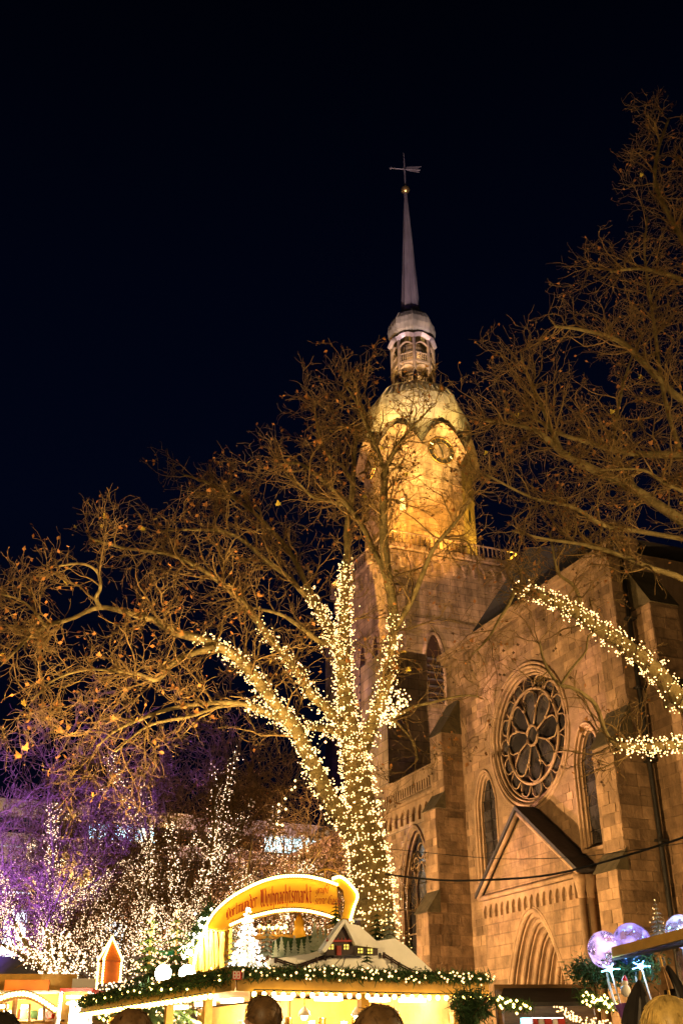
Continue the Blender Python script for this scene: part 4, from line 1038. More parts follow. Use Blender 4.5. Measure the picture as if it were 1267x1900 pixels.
# star shaped little lit tree at the far left
sp_ = [[(105, 1880), (105, 1835), (92, 1812), (70, 1790), (35, 1768), (5, 1752)], [(105, 1835), (88, 1800), (62, 1770), (42, 1740), (28, 1712)], [(107, 1835), (98, 1800), (92, 1770), (90, 1740), (84, 1722)],
       [(108, 1835), (112, 1805), (120, 1778), (118, 1750), (125, 1728)], [(108, 1838), (128, 1815), (146, 1790), (155, 1765)]]
lm = [('branch' if i else 'trunk', *limb(p_, (33, 32), (13, 9, 5)), .5) for i, p_ in enumerate(sp_)]
P0_, r0_ = limb([(105, 1990), (106, 1930), (105, 1850)], (33,), (16, 14)); lm.append(('trunk', P0_, r0_, 0))
add_tree('bare_tree', 'small star-shaped lit tree above the orange stall sign at far left', at(105, 1950, 33) * np.array([1, 1, 0]), lm, dens=(1.5, 2, 2), lens=((.3, .8), (.2, .5), (.1, .3)), nleaf=0, nmass=0, seed=0, minr=.01, group='bare trees behind the stalls')
lights_on('fairy_lights', 'fairy lights tightly wound on the star-shaped little tree at far left', [(P, r_) for _, P, r_, _ in lm[:5]], 170, M['bulb_far'], r=.022, lift=.03, jit=.06, wire=False, group='fairy lights in the bare trees')
# ------------------------------------------------------------------ office block behind
A0 = np.array([-24.2, 75.0, 0]); B0 = np.array([-1.57, 85.8, 0]); bd = norm(B0 - A0); bn = np.array([bd[1], -bd[0], 0])   # bn faces the square
O0 = A0 - bd * 26; BL = 64.0
ob = empty('office_block', O0, 'long flat-roofed modern building with lit window bands behind the trees', 'building')
def bbox_(mb, s0, s1, d0, d1, z0, z1): mb.obox(O0 + bd * s0 + bn * d0 + ZD * z0, bd * (s1 - s0), bn * (d1 - d0), ZD * (z1 - z0)); return mb
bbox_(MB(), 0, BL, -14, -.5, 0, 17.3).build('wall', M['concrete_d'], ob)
bbox_(MB(), -.5, BL + .5, -14, .6, 16.7, 17.7).build('roof_slab', M['concrete'], ob)
for z in (14.6, 10.6, 6.6): bbox_(MB(), 0, BL, -.55, .25, z, z + .9).build('floor_band', M['concrete'], ob)
rp_ = random.Random(4)
for z0, z1 in ((15.5, 16.7), (11.5, 14.6), (7.5, 10.6)):
    s_ = .3
    while s_ < BL - 1.5:
        top = z0 > 15
        if top: mt_ = M['litpane'] if (32 < s_ < 37.5 or 39.5 < s_ < 41 or 46 < s_ < 64) and rp_.random() < .8 else M['darkpane']
        elif z0 > 11: mt_ = M['warmpane'] if 50 < s_ < 55 else (M['whitepane'] if 25 < s_ < 27.5 else M['darkpane'])
        else: mt_ = M['whitepane'] if 33 < s_ < 36 or 26.5 < s_ < 28 else M['darkpane']
        w = bbox_(MB(), s_, s_ + 1.5, -.35, -.3, z0 + .05, z1 - .03).build('window', mt_, ob)
        bbox_(MB(), s_ + 1.52, s_ + 1.66, -.5, -.1, z0, z1).build('mullion', M['concrete_d'], ob)
        s_ += 1.7
for s0, s1 in ((25.8, 29.2), (29.6, 35)): bbox_(MB(), s0, s1, .3, .45, 11.6, 14.5).build('cladding_panel', M['concrete'], ob)

# ------------------------------------------------------------------ market: helpers
def plane_pt(px, py, p0, n):
    d = ray(px, py); t = np.dot(np.asarray(p0) - CAM, n) / np.dot(d, n); return CAM + d * t
E1 = norm(np.array([.90, .436, 0])); EN = np.array([E1[1], -E1[0], 0]); E2 = -EN
SP = np.array([-1.02, 12.55, 0])
def F(px, py, off=0.0): return plane_pt(px, py, SP + EN * off, EN)
def S(px, py, off=0.0): return plane_pt(px, py, SP - E1 * off, E1)         # the stall's long left side
def card(pts, off, th, fn=F): return MB().prism([fn(x, y, off) for x, y in pts], EN * th)
def needles(name, axis, rad, n, mt, parent, ln=(.035, .085), w=.007, droop=.2, kind='stuff'):
    P = np.asarray(axis, float); seg = np.linalg.norm(np.diff(P, axis=0), axis=1); cum = np.concatenate([[0], np.cumsum(seg)])
    s_ = rng.random(n) * cum[-1]; p = np.stack([np.interp(s_, cum, P[:, i]) for i in range(3)], 1) + rng.normal(size=(n, 3)) * rad * .45
    d = norm(rng.normal(size=(n, 3)) + np.array([0, 0, -droop])); q = norm(np.cross(d, rng.normal(size=(n, 3)))); l = rng.uniform(*ln, n)[:, None]
    V = np.stack([p - q * w, p + q * w, p + d * l + q * w * .3, p + d * l - q * w * .3], 1).reshape(-1, 3)
    return tag(link(name, np_mesh(name, V, quads=np.arange(n * 4).reshape(-1, 4), smooth=False), mt, parent), kind=kind)
def fir(base, h, rad, label, mt=None, bulbs=0, bm=None, tiers=9, group=None, br=.012, dens=1.0, up=.0):
    """conifer: tapered trunk and tiers of drooping branches feathered with needle blades"""
    base = np.asarray(base, float); mt = mt or M['needle']
    root = empty('fir_tree', base, label, 'fir tree', group)
    MB().tube([base, base + ZD * h * .97], [rad * .09, .004], 6).build('trunk', M['bark'], root)
    V = []; ends = []
    for i in range(tiers):
        t = i / (tiers - 1); z = h * (.1 + .86 * t); rr = rad * (1 - t) ** .85 + rad * .06; nb_ = int(max(5, 13 * (1 - t) + 4) * dens)
        for k in range(nb_):
            a = 2 * PI * (k + .5 * (i % 2)) / nb_ + random.uniform(-.2, .2); l = rr * random.uniform(.8, 1.12)
            p0 = base + ZD * (z + h * .05); p1 = p0 + np.array([math.cos(a), math.sin(a), 0]) * l - ZD * (l * (.42 - up) )
            sd = np.array([-math.sin(a), math.cos(a), 0]); nn = 7
            for j in range(nn):
                f = (j + .6) / nn; c = p0 + (p1 - p0) * f; wl = l * .34 * (1.1 - f) + .015 * h * .5
                fwd = (p1 - p0) / nn * 1.5
                for sg in (-1, 1):
                    tip = c + sd * sg * wl + fwd * .8 - ZD * wl * random.uniform(.1, .5)
                    w_ = fwd * .42
                    V += [c - w_, c + w_, tip]
            V += [p0, p1 + sd * l * .06, p1 - sd * l * .06]
            ends.append(p1); ends.append(p0 + (p1 - p0) * random.uniform(.4, .9))
    V = np.array(V); tag(link('needles', np_mesh('needles', V, tris=np.arange(len(V)).reshape(-1, 3), smooth=False), mt, root), kind='stuff')
    if bulbs:
        k = rng.choice(len(ends), bulbs, replace=bulbs > len(ends)); E_ = np.array(ends)[k] + rng.normal(size=(bulbs, 3)) * rad * .06
        tag(link('bulbs', bulbs_mesh('bulbs', E_, br), bm or M['bulb'], root), kind='stuff')
    return root
def garland(axis, rad, label, n=2500, bulbs=60, br=.014, bm=None, bulb_low=.0):
    root = empty('fir_garland', axis[0], label, 'garland')
    P = catmull(axis, 5) if len(axis) > 2 else np.asarray(axis)
    MB().tube(P, rad * .22, 5).build('core', M['wood'], root)
    needles('needles', P, rad, n, M['needle'], root)
    if bulbs:
        seg = np.linalg.norm(np.diff(P, axis=0), axis=1); cum = np.concatenate([[0], np.cumsum(seg)]); s_ = rng.random(bulbs) * cum[-1]
        p = np.stack([np.interp(s_, cum, P[:, i]) for i in range(3)], 1) + rng.normal(size=(bulbs, 3)) * rad * .55 + EN * rad * .9 - ZD * bulb_low
        tag(link('bulbs', bulbs_mesh('bulbs', p, br), bm or M['bulb_y'], root), kind='stuff')
    return root
def bulb_row(name, pts, n, r, label, mt=None, sock=True, group=None):
    P = catmull(pts, 5) if len(pts) > 2 else np.asarray(pts, float)
    seg = np.linalg.norm(np.diff(P, axis=0), axis=1); cum = np.concatenate([[0], np.cumsum(seg)]); s_ = np.linspace(0, cum[-1], n)
    p = np.stack([np.interp(s_, cum, P[:, i]) for i in range(3)], 1)
    root = empty(name, p[0], label, 'string lights', group)
    bl = MB(); bl.ball((0, 0, 0), 1.0, 8, 6, (1, 1, 1.15)); me = bl.mesh('bulb', True); me.materials.append(mt or M['bulb_y'])
    sk = MB(); sk.tube([(0, 0, .8), (0, 0, 1.7)], .5, 6); sme = sk.mesh('socket'); sme.materials.append(M['wire'])
    for q in p:
        o = bpy.data.objects.new('bulb', me); COL.objects.link(o); o.parent = root; o.matrix_parent_inverse = inv_of(root); o.location = q; o.scale = (r, r, r)
        if sock:
            c = bpy.data.objects.new('socket', sme); COL.objects.link(c); c.parent = o
    MB().tube(p + ZD * r * 1.7, .006, 4, False).build('wire', M['wire'], root)
    return root

# ------------------------------------------------------------------ main stall
stall = empty('market_stall', SP, 'main market stall with glowing interior below the arched sign', 'stall')
LEN, DEP = 2.75, 6.4
def sb(mb, t0, t1, d0, d1, z0, z1): mb.obox(SP + E1 * t0 + E2 * d0 + ZD * z0, E1 * (t1 - t0), E2 * (d1 - d0), ZD * (z1 - z0)); return mb
for t, d in ((.08, .1), (1.4, .1), (2.62, .1), (.08, 1.7), (.08, 3.25), (.08, 4.8), (.08, 6.25), (2.62, 3.25), (2.62, 6.25)): sb(MB(), t, t + .1, d, d + .1, 0, 2.22).build('post', M['wood_y'], stall)
for i in range(14): sb(MB(), .1 + i * .185, .1 + i * .185 + .17, .0, .05, 0, 1.0).build('front_board', M['wood'], stall)
for i in range(30): sb(MB(), .02, .06, .2 + i * .2, .2 + i * .2 + .18, 0, 1.0).build('side_board', M['wood'], stall)
sb(MB(), 0, LEN, -.15, .5, 1.0, 1.05).build('counter', M['wood_y'], stall)
sb(MB(), -.2, .3, .5, DEP, 1.001, 1.045).build('side_counter', M['wood_y'], stall)
sb(MB(), 1.6, LEN - .1, 2.6, 2.66, 0, 2.2).build('back_wall', M['wood_y'], stall)
sb(MB(), 1.58, 1.62, 2.66, DEP, 0, 2.2).build('partition', M['wood_y'], stall)
sb(MB(), LEN - .08, LEN - .03, .3, DEP, 0, 2.2).build('side_wall', M['wood_y'], stall)
sb(MB(), -.3, LEN + .12, -.3, DEP, 2.23, 2.31).build('roof', M['wood'], stall)
sb(MB(), -.28, LEN + .1, -.34, -.302, 2.12, 2.36).build('fascia', M['wood_y'], stall)
sb(MB(), -.345, -.302, -.34, DEP, 2.12, 2.36).build('fascia', M['wood_y'], stall)
for t in (.55, 1.2, 1.85, 2.35):
    l = MB(); sb(l, t, t + .3, .8, .95, 2.1, 2.14); l.build('ceiling_lamp', glow('stall_lamp', (1.0, .74, .36), 14.0), stall)
for d in (1.5, 2.5, 3.6, 4.7, 5.7):
    l = MB(); sb(l, .35, .5, d, d + .4, 2.1, 2.14); l.build('ceiling_lamp', glow('stall_lamp', (1.0, .74, .36), 14.0), stall)
point('lamp', SP + E1 * 1.6 + E2 * 1.3 + ZD * 1.95, 260, (1, .74, .36), .15, stall)
point('lamp', SP + E1 * .9 + E2 * 4.2 + ZD * 1.95, 240, (1, .70, .32), .15, stall)
for i, t in enumerate((.5, 1.0, 1.6, 2.2)):   # pendant lamps inside
    c = SP + E1 * t + E2 * (.6 + .2 * (i % 2)) + ZD * 1.93
    g_ = empty('pendant_lamp', c, 'white pendant lamp inside the main stall, %s from its left end' % ('first', 'second', 'third', 'fourth')[i], 'lamp', 'pendant lamps in the stall')
    MB().lathe(c, [(.075, 0), (.06, .05), (.02, .09), (.012, .1)], 12).build('shade', M['white'], g_, True); MB().ball(c - ZD * .01, .04, 10, 8).build('bulb', M['bulb_w'], g_, True); MB().tube([c + ZD * .1, c + ZD * .3], .004, 4).build('cord', M['wire'], g_)
sb(MB(), .3, LEN - .1, 1.55, 1.85, 1.70, 1.73).build('shelf', M['wood_y'], stall)
for i in range(15):     # mugs and tins on the upper shelf
    c = SP + E1 * (.4 + i * .155) + E2 * 1.68 + ZD * 1.73; k_ = i % 3; mt_ = (M['red'], M['white'], M['baublegold'])[k_]
    mo = empty('mug', c, ('first', 'second', 'third', 'fourth', 'fifth')[i // 3] + (' red mug', ' white mug', ' brass tin')[k_] + ' from the left on the upper shelf inside the main stall', 'mug', 'mugs and tins on the stall shelf')
    hh = .12 + .04 * ((i * 7) % 3); MB().lathe(c, [(.04, 0), (.045, .02), (.045, hh), (.05, hh + .01), (.04, hh + .012)], 10).build('cup', mt_, mo, True); MB().tube([c + E1 * .045 + ZD * .03, c + E1 * .075 + ZD * .06, c + E1 * .045 + ZD * .1], .008, 5).build('handle', mt_, mo)
bulb_row('bulb_chain', [SP + E1 * t - E2 * .38 + ZD * 2.09 for t in (-.1, 2.8)], 27, .026, 'row of round bulbs along the front eave of the main stall')
bulb_row('bulb_chain', [SP - E1 * .38 + E2 * d + ZD * 2.09 for d in (0.2, 6.3)], 36, .026, 'row of round bulbs along the left side eave of the stall')
garland([SP + E1 * t + EN * .37 + ZD * (2.30 + .012 * math.sin(t * 9)) for t in (-.35, .3, .9, 1.6, 2.3, 2.85)], .06, 'green fir garland with small lights along the stall front', 5000, 110, .013, M['bulb'])
garland([SP - E1 * .37 + E2 * t + ZD * (2.27 + .015 * math.sin(t * 8)) for t in (-.35, .8, 2.0, 3.4, 5.0, 6.4)], .085, 'thick fir garland along the left side eave of the stall', 5000, 50, .014, M['bulb_y'])
# number plate
npt = card([(431, 1802), (447, 1802), (447, 1818), (431, 1818)], .52, .02).build('number_plate', M['red']); tag(npt, 'small red house number plate at the stall corner', 'number plate')
def digits(parent, text, p0, ex, ez, w, h, off):
    SEG = {'8': 'abcdefg', '1': 'bc', '2': 'abged'}; C_ = {'a': (0, 2, 1, 2), 'b': (1, 2, 1, 1), 'c': (1, 1, 1, 0), 'd': (0, 0, 1, 0), 'e': (0, 0, 0, 1), 'f': (0, 1, 0, 2), 'g': (0, 1, 1, 1)}
    mb = MB()
    for i, ch in enumerate(text):
        for k, s_ in enumerate(SEG[ch]):
            x0, y0, x1, y1 = C_[s_]; b_ = p0 + ex * (i * w * 1.5)
            mb.tube([b_ + ex * x0 * w + ez * y0 * h / 2, b_ + ex * x1 * w + ez * y1 * h / 2], w * .17, 4)
    mb.build('numerals', M['white'], parent)
digits(npt, '881', F(433.2, 1815, .545), E1, ZD, .027, .062, 0)

# ---- snowy scene board on the roof edge
board = empty('snow_scene_board', F(640, 1812, .1), 'cut-out snowy hill with fences standing on the stall roof', 'display board')
card([(485, 1807), (800, 1813), (796, 1800), (770, 1776), (748, 1755), (728, 1742), (700, 1746), (660, 1752), (600, 1760), (572, 1770), (530, 1776), (500, 1780), (486, 1790)], .1, .06).build('snow_hill', M['snow'], board)
card([(505, 1778), (505, 1748), (520, 1738), (545, 1742), (574, 1736), (590, 1745), (600, 1765), (570, 1773), (530, 1779)], .04, .04).build('painted_wood', M['needle'], board)
for i, (x, y0, y1) in enumerate(((511, 1776, 1745), (522, 1776, 1738), (534, 1775, 1746), (546, 1774, 1736), (559, 1772, 1743), (570, 1770, 1734), (583, 1764, 1712), (594, 1760, 1718), (603, 1756, 1722))):
    h = y0 - y1; mb = MB(); tiers = 6; pts = [(x - .7, y0)]
    for k in range(tiers):
        z_ = y0 - h * (k + .35) / tiers; w_ = h * .26 * (1 - k / tiers); pts += [(x - w_, y0 - h * (k + .15) / tiers), (x - w_ * .4, y0 - h * (k + 1) / tiers)]
    pts += [(x, y1)]
    for k in range(tiers - 1, -1, -1):
        w_ = h * .26 * (1 - k / tiers); pts += [(x + w_ * .4, y0 - h * (k + 1) / tiers), (x + w_, y0 - h * (k + .15) / tiers)]
    pts.append((x + .7, y0)); card(pts, .085 + .012 * (i % 2) - .002 * i, .012).build('fir_cutout', M['needle_s'], board)
for fp in ([(511, 1784), (528, 1790), (551, 1797), (570, 1791), (588, 1784), (603, 1779), (617, 1775)], [(712, 1775), (726, 1784), (740, 1793), (760, 1804), (781, 1811)]):
    for k in (0, 1): MB().tube([F(x, y - 2 - 4 * k, .2) for x, y in fp], .009, 4).build('fence_rail', M['hutdark'], board)
    for x, y in fp: MB().tube([F(x, y + 3, .2), F(x, y - 8, .2)], .016, 5).build('fence_post', M['hutdark'], board)
for pts in ([(600, 1806), (622, 1790), (634, 1776)], [(622, 1806), (636, 1790), (641, 1776)], [(700, 1805), (690, 1792), (672, 1782)]): MB().tube([F(x, y, .163) for x, y in pts], .006, 4).build('sleigh_track', M['concrete'], board)
hut = empty('toy_hut', F(645, 1774, .3), 'dark wooden toy hut with snow-covered roof and yellow windows on the board', 'toy house')
card([(650, 1773), (697, 1773), (697, 1752), (650, 1746)], .30, .05).build('side_wall', M['hutdark'], hut)
card([(629, 1711), (664, 1718), (704, 1754), (700, 1760), (676, 1757), (653, 1754)], .36, .04).build('snow_roof', M['snow'], hut)
card([(600, 1773), (600, 1756), (629.5, 1717), (653, 1752), (653, 1773)], .355, .075).build('gable_wall', M['hutdark'], hut)
card([(588, 1765), (628.5, 1708), (631, 1714), (599, 1763), (594, 1769)], .352, .13).build('snow_verge', M['snow'], hut)
card([(628.8, 1708), (634, 1709), (658, 1751), (650, 1756), (631.2, 1716)], .353, .131).build('snow_verge', M['snow'], hut)
card([(657, 1722), (664, 1723), (664, 1708), (657, 1708)], .28, .07).build('chimney', M['hutdark'], hut)
card([(655.5, 1709), (665.5, 1709), (664, 1705), (657, 1705)], .27, .09).build('chimney_snow', M['snow'], hut)
for x, y, of in ((614, 1757, .432), (642, 1757, .432), (668, 1764, .352), (686, 1765, .352)):
    w = card([(x - 4, y + 4.5), (x + 4, y + 4.5), (x + 4, y - 4.5), (x - 4, y - 4.5)], of, .012).build('window', glow('toy_window', (1, .66, .10), .7), hut)
    MB().tube([F(x, y + 4.5, of + .016), F(x, y - 4.5, of + .016)], .005, 4).build('glazing_bar', M['hutdark'], w); MB().tube([F(x - 4, y, of + .016), F(x + 4, y, of + .016)], .005, 4).build('glazing_bar', M['hutdark'], w)
card([(624, 1773), (632, 1773), (632, 1755), (624, 1755)], .432, .02).build('door', M['hutred'], hut)
card([(605, 1748), (650, 1748), (650, 1744.5), (605, 1744.5)], .432, .04).build('balcony', M['hutred'], hut)
for i in range(7): x = 607 + i * 6.8; MB().tube([F(x, 1745, .455), F(x, 1740, .455)], .004, 4).build('balcony_post', M['hutred'], hut)
fir(F(681, 1784, .55), .17, .075, 'tiny green fir before the toy hut', tiers=6, group='small firs on the stall roof')
fir(F(760, 1775, .0), .25, .10, 'small green fir at the right slope of the snow board', tiers=6, bulbs=10, br=.006, group='small firs on the stall roof')
fir(F(623, 1713, -.1), .26, .12, 'dark green fir standing before the right end of the arched sign', tiers=7, group='small firs on the stall roof')
fir(F(722, 1745, -.5), .45, .16, 'frosted fir behind the snowy hill beside the lit trunk', M['needle_s'], tiers=8, group='small firs on the stall roof')
fir(F(700, 1748, -.6), .42, .15, 'dark fir behind the chimney side of the toy hut', tiers=8, bulbs=8, br=.007, group='small firs on the stall roof')
fir(F(495, 1775, -.1), .42, .13, 'frosted fir right of the glowing white tree', M['needle_s'], tiers=9, group='small firs on the stall roof')
fir(F(432, 1800, -.05), .50, .13, 'frosted fir left of the glowing white tree', M['needle_s'], tiers=9, group='small firs on the stall roof')
wt = fir(F(457, 1802, .15), .62, .19, 'glowing white artificial tree packed with lights on the stall corner', M['white'], bulbs=240, br=.012, bm=M['bulb_w'], tiers=11, dens=1.3)

# ---- arched sign
SY = 14.25
def G(px, py, off=0.0): return at(px, py, SY - off)
sign = empty('arched_sign', G(540, 1700), 'big yellow arched sign with red gothic lettering and bulb border', 'sign')
top = [(380, 1722), (396, 1695), (417, 1674), (438, 1659), (460, 1647), (482, 1637), (504, 1630), (526, 1626), (547, 1625), (569, 1626), (590, 1630), (608, 1635), (625, 1641)]
bot = [(428, 1716), (444, 1709), (460, 1703), (482, 1697), (504, 1692), (526, 1689), (547, 1688), (569, 1690), (590, 1694), (608, 1699), (628, 1706)]
NY = np.array([0, -1.0, 0])
MB().prism([G(x, y) for x, y in top + bot[::-1] + [(412, 1724)]], -NY * .30).build('panel', M['signy'], sign)
endc = [(618, 1632), (632, 1628), (648, 1640), (662, 1660), (656, 1682), (650, 1704), (634, 1704), (640, 1676), (636, 1652), (626, 1642)]
MB().prism([G(x, y, .05) for x, y in endc], -NY * .34).build('end_scroll', M['signy'], sign)
for nm, ln in (('edge_moulding', top), ('edge_moulding', bot)): MB().tube(catmull([G(x, y, .03) for x, y in ln], 3), .022, 6).build(nm, M['wood_y'], sign)
MB().tube(catmull([G(x, y, -.1) for x, y in ((574, 1628), (588, 1618), (603, 1613), (620, 1616), (636, 1628))], 4), .012, 5).build('hoop', M['wood_y'], sign)
MB().tube([G(603, 1613, -.1), G(603, 1640, -.1)], .009, 5).build('hoop_strut', M['wood_y'], sign)
# broken-pen letters: each stroke is swept with a slanted nib
CH = {'o': (.5, [[(0, .85), (0, .15), (.25, 0), (.5, .15), (.5, .85), (.25, 1), (0, .85)]]), 'r': (.42, [[(0, 1), (0, .02)], [(0, .8), (.2, 1), (.4, .82)]]),
 't': (.36, [[(.1, 1.4), (.1, .15), (.28, 0), (.36, .1)], [(-.05, 1), (.34, 1)]]), 'm': (.85, [[(0, 1), (0, 0)], [(0, .85), (.2, 1), (.4, .85), (.4, 0)], [(.4, .85), (.6, 1), (.8, .85), (.8, .05), (.88, 0)]]),
 'u': (.5, [[(0, 1), (0, .15), (.2, 0), (.45, .2)], [(.45, 1), (.45, .05), (.55, 0)]]), 'n': (.5, [[(0, 1), (0, 0)], [(0, .85), (.22, 1), (.45, .85), (.45, .05), (.55, 0)]]),
 'd': (.5, [[(.48, .85), (.25, 1), (0, .8), (0, .15), (.22, 0), (.48, .2)], [(.15, 1.55), (.48, 1.1), (.48, .1)]]), 'e': (.45, [[(.05, .5), (.4, .68), (.4, .88), (.2, 1), (0, .85), (0, .15), (.2, 0), (.42, .15)]]),
 'i': (.18, [[(.02, 1), (.02, .1), (.14, 0)], [(.0, 1.3), (.06, 1.38)]]), 'h': (.5, [[(0, 1.6), (0, 0)], [(0, .85), (.22, 1), (.45, .8), (.45, .2), (.3, -.3)]]),
 'a': (.48, [[(.05, .9), (.25, 1), (.43, .85), (.43, .1), (.52, 0)], [(.43, .6), (.1, .5), (0, .25), (.15, 0), (.43, .18)]]), 'c': (.4, [[(.36, .88), (.18, 1), (0, .82), (0, .15), (.18, 0), (.38, .14)]]),
 's': (.4, [[(.36, .9), (.18, 1), (0, .82), (.05, .62), (.34, .42), (.36, .15), (.18, 0), (0, .12)]]), 'k': (.46, [[(0, 1.6), (0, 0)], [(.4, 1), (.05, .55), (.3, .25), (.42, 0)]]),
 'g': (.48, [[(.43, .85), (.22, 1), (0, .82), (0, .25), (.2, .1), (.43, .3)], [(.43, 1), (.43, -.25), (.22, -.5), (.0, -.4)]]), 'D': (.85, [[(.0, 1.55), (.45, 1.6), (.8, 1.2), (.8, .35), (.5, 0), (0, .1)], [(.22, 1.45), (.22, .15)], [(-.05, 1.2), (-.05, .4)]]),
 'W': (1.15, [[(-.05, 1.5), (.1, 1.3), (.1, .25), (.3, 0), (.55, .25)], [(.55, 1.55), (.55, .25), (.8, 0), (1.1, .35), (1.1, 1.2), (.95, 1.55)], [(.3, 1.5), (.3, .4)]]), 'G': (.85, [[(.7, 1.4), (.4, 1.6), (.05, 1.2), (.05, .35), (.4, 0), (.78, .3), (.78, .85), (.5, .9)], [(.3, 1.35), (.3, .3)]]),
 'ß': (.55, [[(0, -.3), (0, 1.3), (.2, 1.6), (.42, 1.35), (.18, .95), (.45, .6), (.45, .2), (.22, 0)]])}
CH['ü'] = (CH['u'][0], CH['u'][1] + [[(.08, 1.3), (.13, 1.38)], [(.36, 1.3), (.41, 1.38)]]); CH['ä'] = (CH['a'][0], CH['a'][1] + [[(.1, 1.3), (.15, 1.38)], [(.34, 1.3), (.39, 1.38)]])
def write(text, base, size, parent, off=.02, slant=0.0, wx=.75):
    """text set along a picture-plane base line; size is the x-height at each end in picture pixels"""
    B_ = catmull([(x, y, 0) for x, y in base], 8)[:, :2]; seg = np.linalg.norm(np.diff(B_, axis=0), axis=1); cum = np.concatenate([[0], np.cumsum(seg)])
    adv = []; x = 0
    for ch in text:
        adv.append(x); x += (.35 if ch == ' ' else (CH[ch][0] + .24))
    tot = x; k = cum[-1] / tot
    for ch, a in zip(text, adv):
        if ch == ' ': continue
        mb = MB(); q = 0
        for stq in CH[ch][1]:
            for (x0, y0), (x1, y1) in zip(stq[:-1], stq[1:]):
                quad = []
                for (xx, yy), sg in (((x0, y0), -1), ((x0, y0), 1), ((x1, y1), 1), ((x1, y1), -1)):
                    s_ = (a + xx) * k; bx_ = np.interp(s_, cum, B_[:, 0]); by_ = np.interp(s_, cum, B_[:, 1]); h = np.interp(s_ / cum[-1], (0, 1), size)
                    quad.append((bx_ + sg * .085 * k + yy * slant * h, by_ - yy * h - sg * .055 * h))
                mb.prism([G(px, py, off + .0006 * q) for px, py in quad], NY * .006); q += 1
        mb.build('letter', M['signr'], parent)
write('Dortmunder', [(421, 1708), (436, 1698), (456, 1689), (479, 1682)], (13, 19), sign)
write('Weihnachtsmarkt', [(484, 1684), (510, 1679), (545, 1675), (580, 1676)], (22, 22), sign)
write('grüßt', [(586, 1659), (598, 1657), (610, 1658)], (10, 10), sign, slant=.25)
write('seine Gäste', [(584, 1678), (605, 1677), (632, 1680)], (10.5, 10.5), sign, slant=.25)
off_ = .06
def gb(pts, n, r, lab): return bulb_row('bulb_chain', [G(x, y, off_) for x, y in pts], n, r, lab, M['bulb_y'], False, 'bulb borders of the arched sign')
gb(top, 58, .0165, 'border of bulbs along the upper edge of the arched sign')
gb(bot, 46, .0155, 'border of bulbs along the lower edge of the arched sign')
gb([(618, 1630), (632, 1627), (648, 1639), (663, 1660), (657, 1682), (650, 1706)], 24, .017, 'border of bulbs round the right scroll end of the sign')
gb([(383, 1720), (372, 1745), (364, 1770), (358, 1800)], 14, .02, 'vertical border of bulbs below the left end of the sign')
# rustic bark slabs under the left end
bk_ = empty('bark_screen', at(395, 1810, 15.3), 'rough screen of upright bark slabs lit yellow under the sign end', 'screen')
for i in range(12):
    x = 356 + i * 6.4; t_ = 1742 - i * 5.5 + random.uniform(-14, 14) if i < 8 else 1700 + random.uniform(-12, 26); mb = MB()
    c0 = at(x, 1815, 15.3 + .05 * (i % 3)); c1 = at(x + random.uniform(-2, 2), t_, 15.3 + .05 * (i % 3)); 
    mid = (c0 + c1) / 2 + rng.normal(size=3) * .015
    mb.tube([c0, mid, c1], [.045, .042, .026], 7); mb.build('bark_slab', M['barkslab'], bk_)
MB().obox(at(352, 1816, 15.6), at(432, 1816, 15.6) - at(352, 1816, 15.6), (0, .06, 0), ZD * .5).build('backing_board', M['signy'], bk_)
# beam and little lamps under the arch, seen through it
ch_ = empty('lamp_beam', G(520, 1722, -.4), 'wooden beam with candle bulbs seen under the arched sign', 'lamp')
MB().tube([G(470, 1738, -.5), G(610, 1738, -.5)], .03, 6).build('beam', M['wood_y'], ch_)
for i in range(7):
    x = 482 + i * 8; MB().ball(G(x, 1719 + (i % 2) * 3, -.5), .022, 8, 6).build('bulb', M['bulb_y'], ch_, True); MB().tube([G(x, 1722, -.5), G(x, 1738, -.5)], .008, 4).build('holder', M['wood_y'], ch_)
MB().lathe(G(555, 1740, -.5), [(.07, 0), (.09, .05), (.06, .12), (.07, .18), (.04, .25), (.01, .3)], 12).build('carved_figure', M['signy'], ch_, True)

# ---- two glaring white lamps, banner, greenery left of the sign
for px, lab, en in ((303, 'left one of two glaring white floodlamps on the stall roof', 60), (347, 'right one of two glaring white floodlamps, beside the bark screen', 80)):
    p = at(px, 1806, 14.8); fl = empty('floodlight', p, lab, 'floodlight', 'white lamps on the stall roof')
    d = norm(CAM + np.array([1.2, 0, .4]) - p)
    hs = MB(); hs.tube([p - d * .16, p], [.06, .10], 12); hs.build('housing', M['lampbody'], fl, True)
    le = MB(); le.ball(p + d * .01, .105, 12, 8); le.build('lens', glow('white_lens', (1, .93, .8), 30), fl, True)
    MB().tube([p - d * .1, p - d * .1 - ZD * .2], .02, 5).build('bracket', M['lampbody'], fl)
    if px > 320: spot('lamp', p + np.array([.05, -.12, .14]), at(398, 1750, 15.3), 170, (1, .68, .24), 80, .8, .1, fl)
    spot('lamp', p + d * .15 + ZD * .1, p + np.array([-2.5, 1.0, 6.0]), en * 32, (1, .63, .23), 150, .8, .1, fl)
bn_ = MB(); top_ = [(272, 1752), (285, 1760), (300, 1764), (315, 1763), (336, 1754)]; bt_ = [(288, 1766), (296, 1771), (304, 1773), (316, 1773), (336, 1768)]
A_ = [at(x, y, 17.6 + .04 * (i % 2)) for i, (x, y) in enumerate(top_)]; B_ = [at(x, y, 17.65 + .04 * (i % 2)) for i, (x, y) in enumerate(bt_)]
n = len(A_); bn_.add(A_ + B_ + [p + np.array([0, .02, 0]) for p in A_ + B_], [(i, i + 1, n + i + 1, n + i) for i in range(n - 1)] + [(2 * n + i, 3 * n + i, 3 * n + i + 1, 2 * n + i + 1) for i in range(n - 1)])
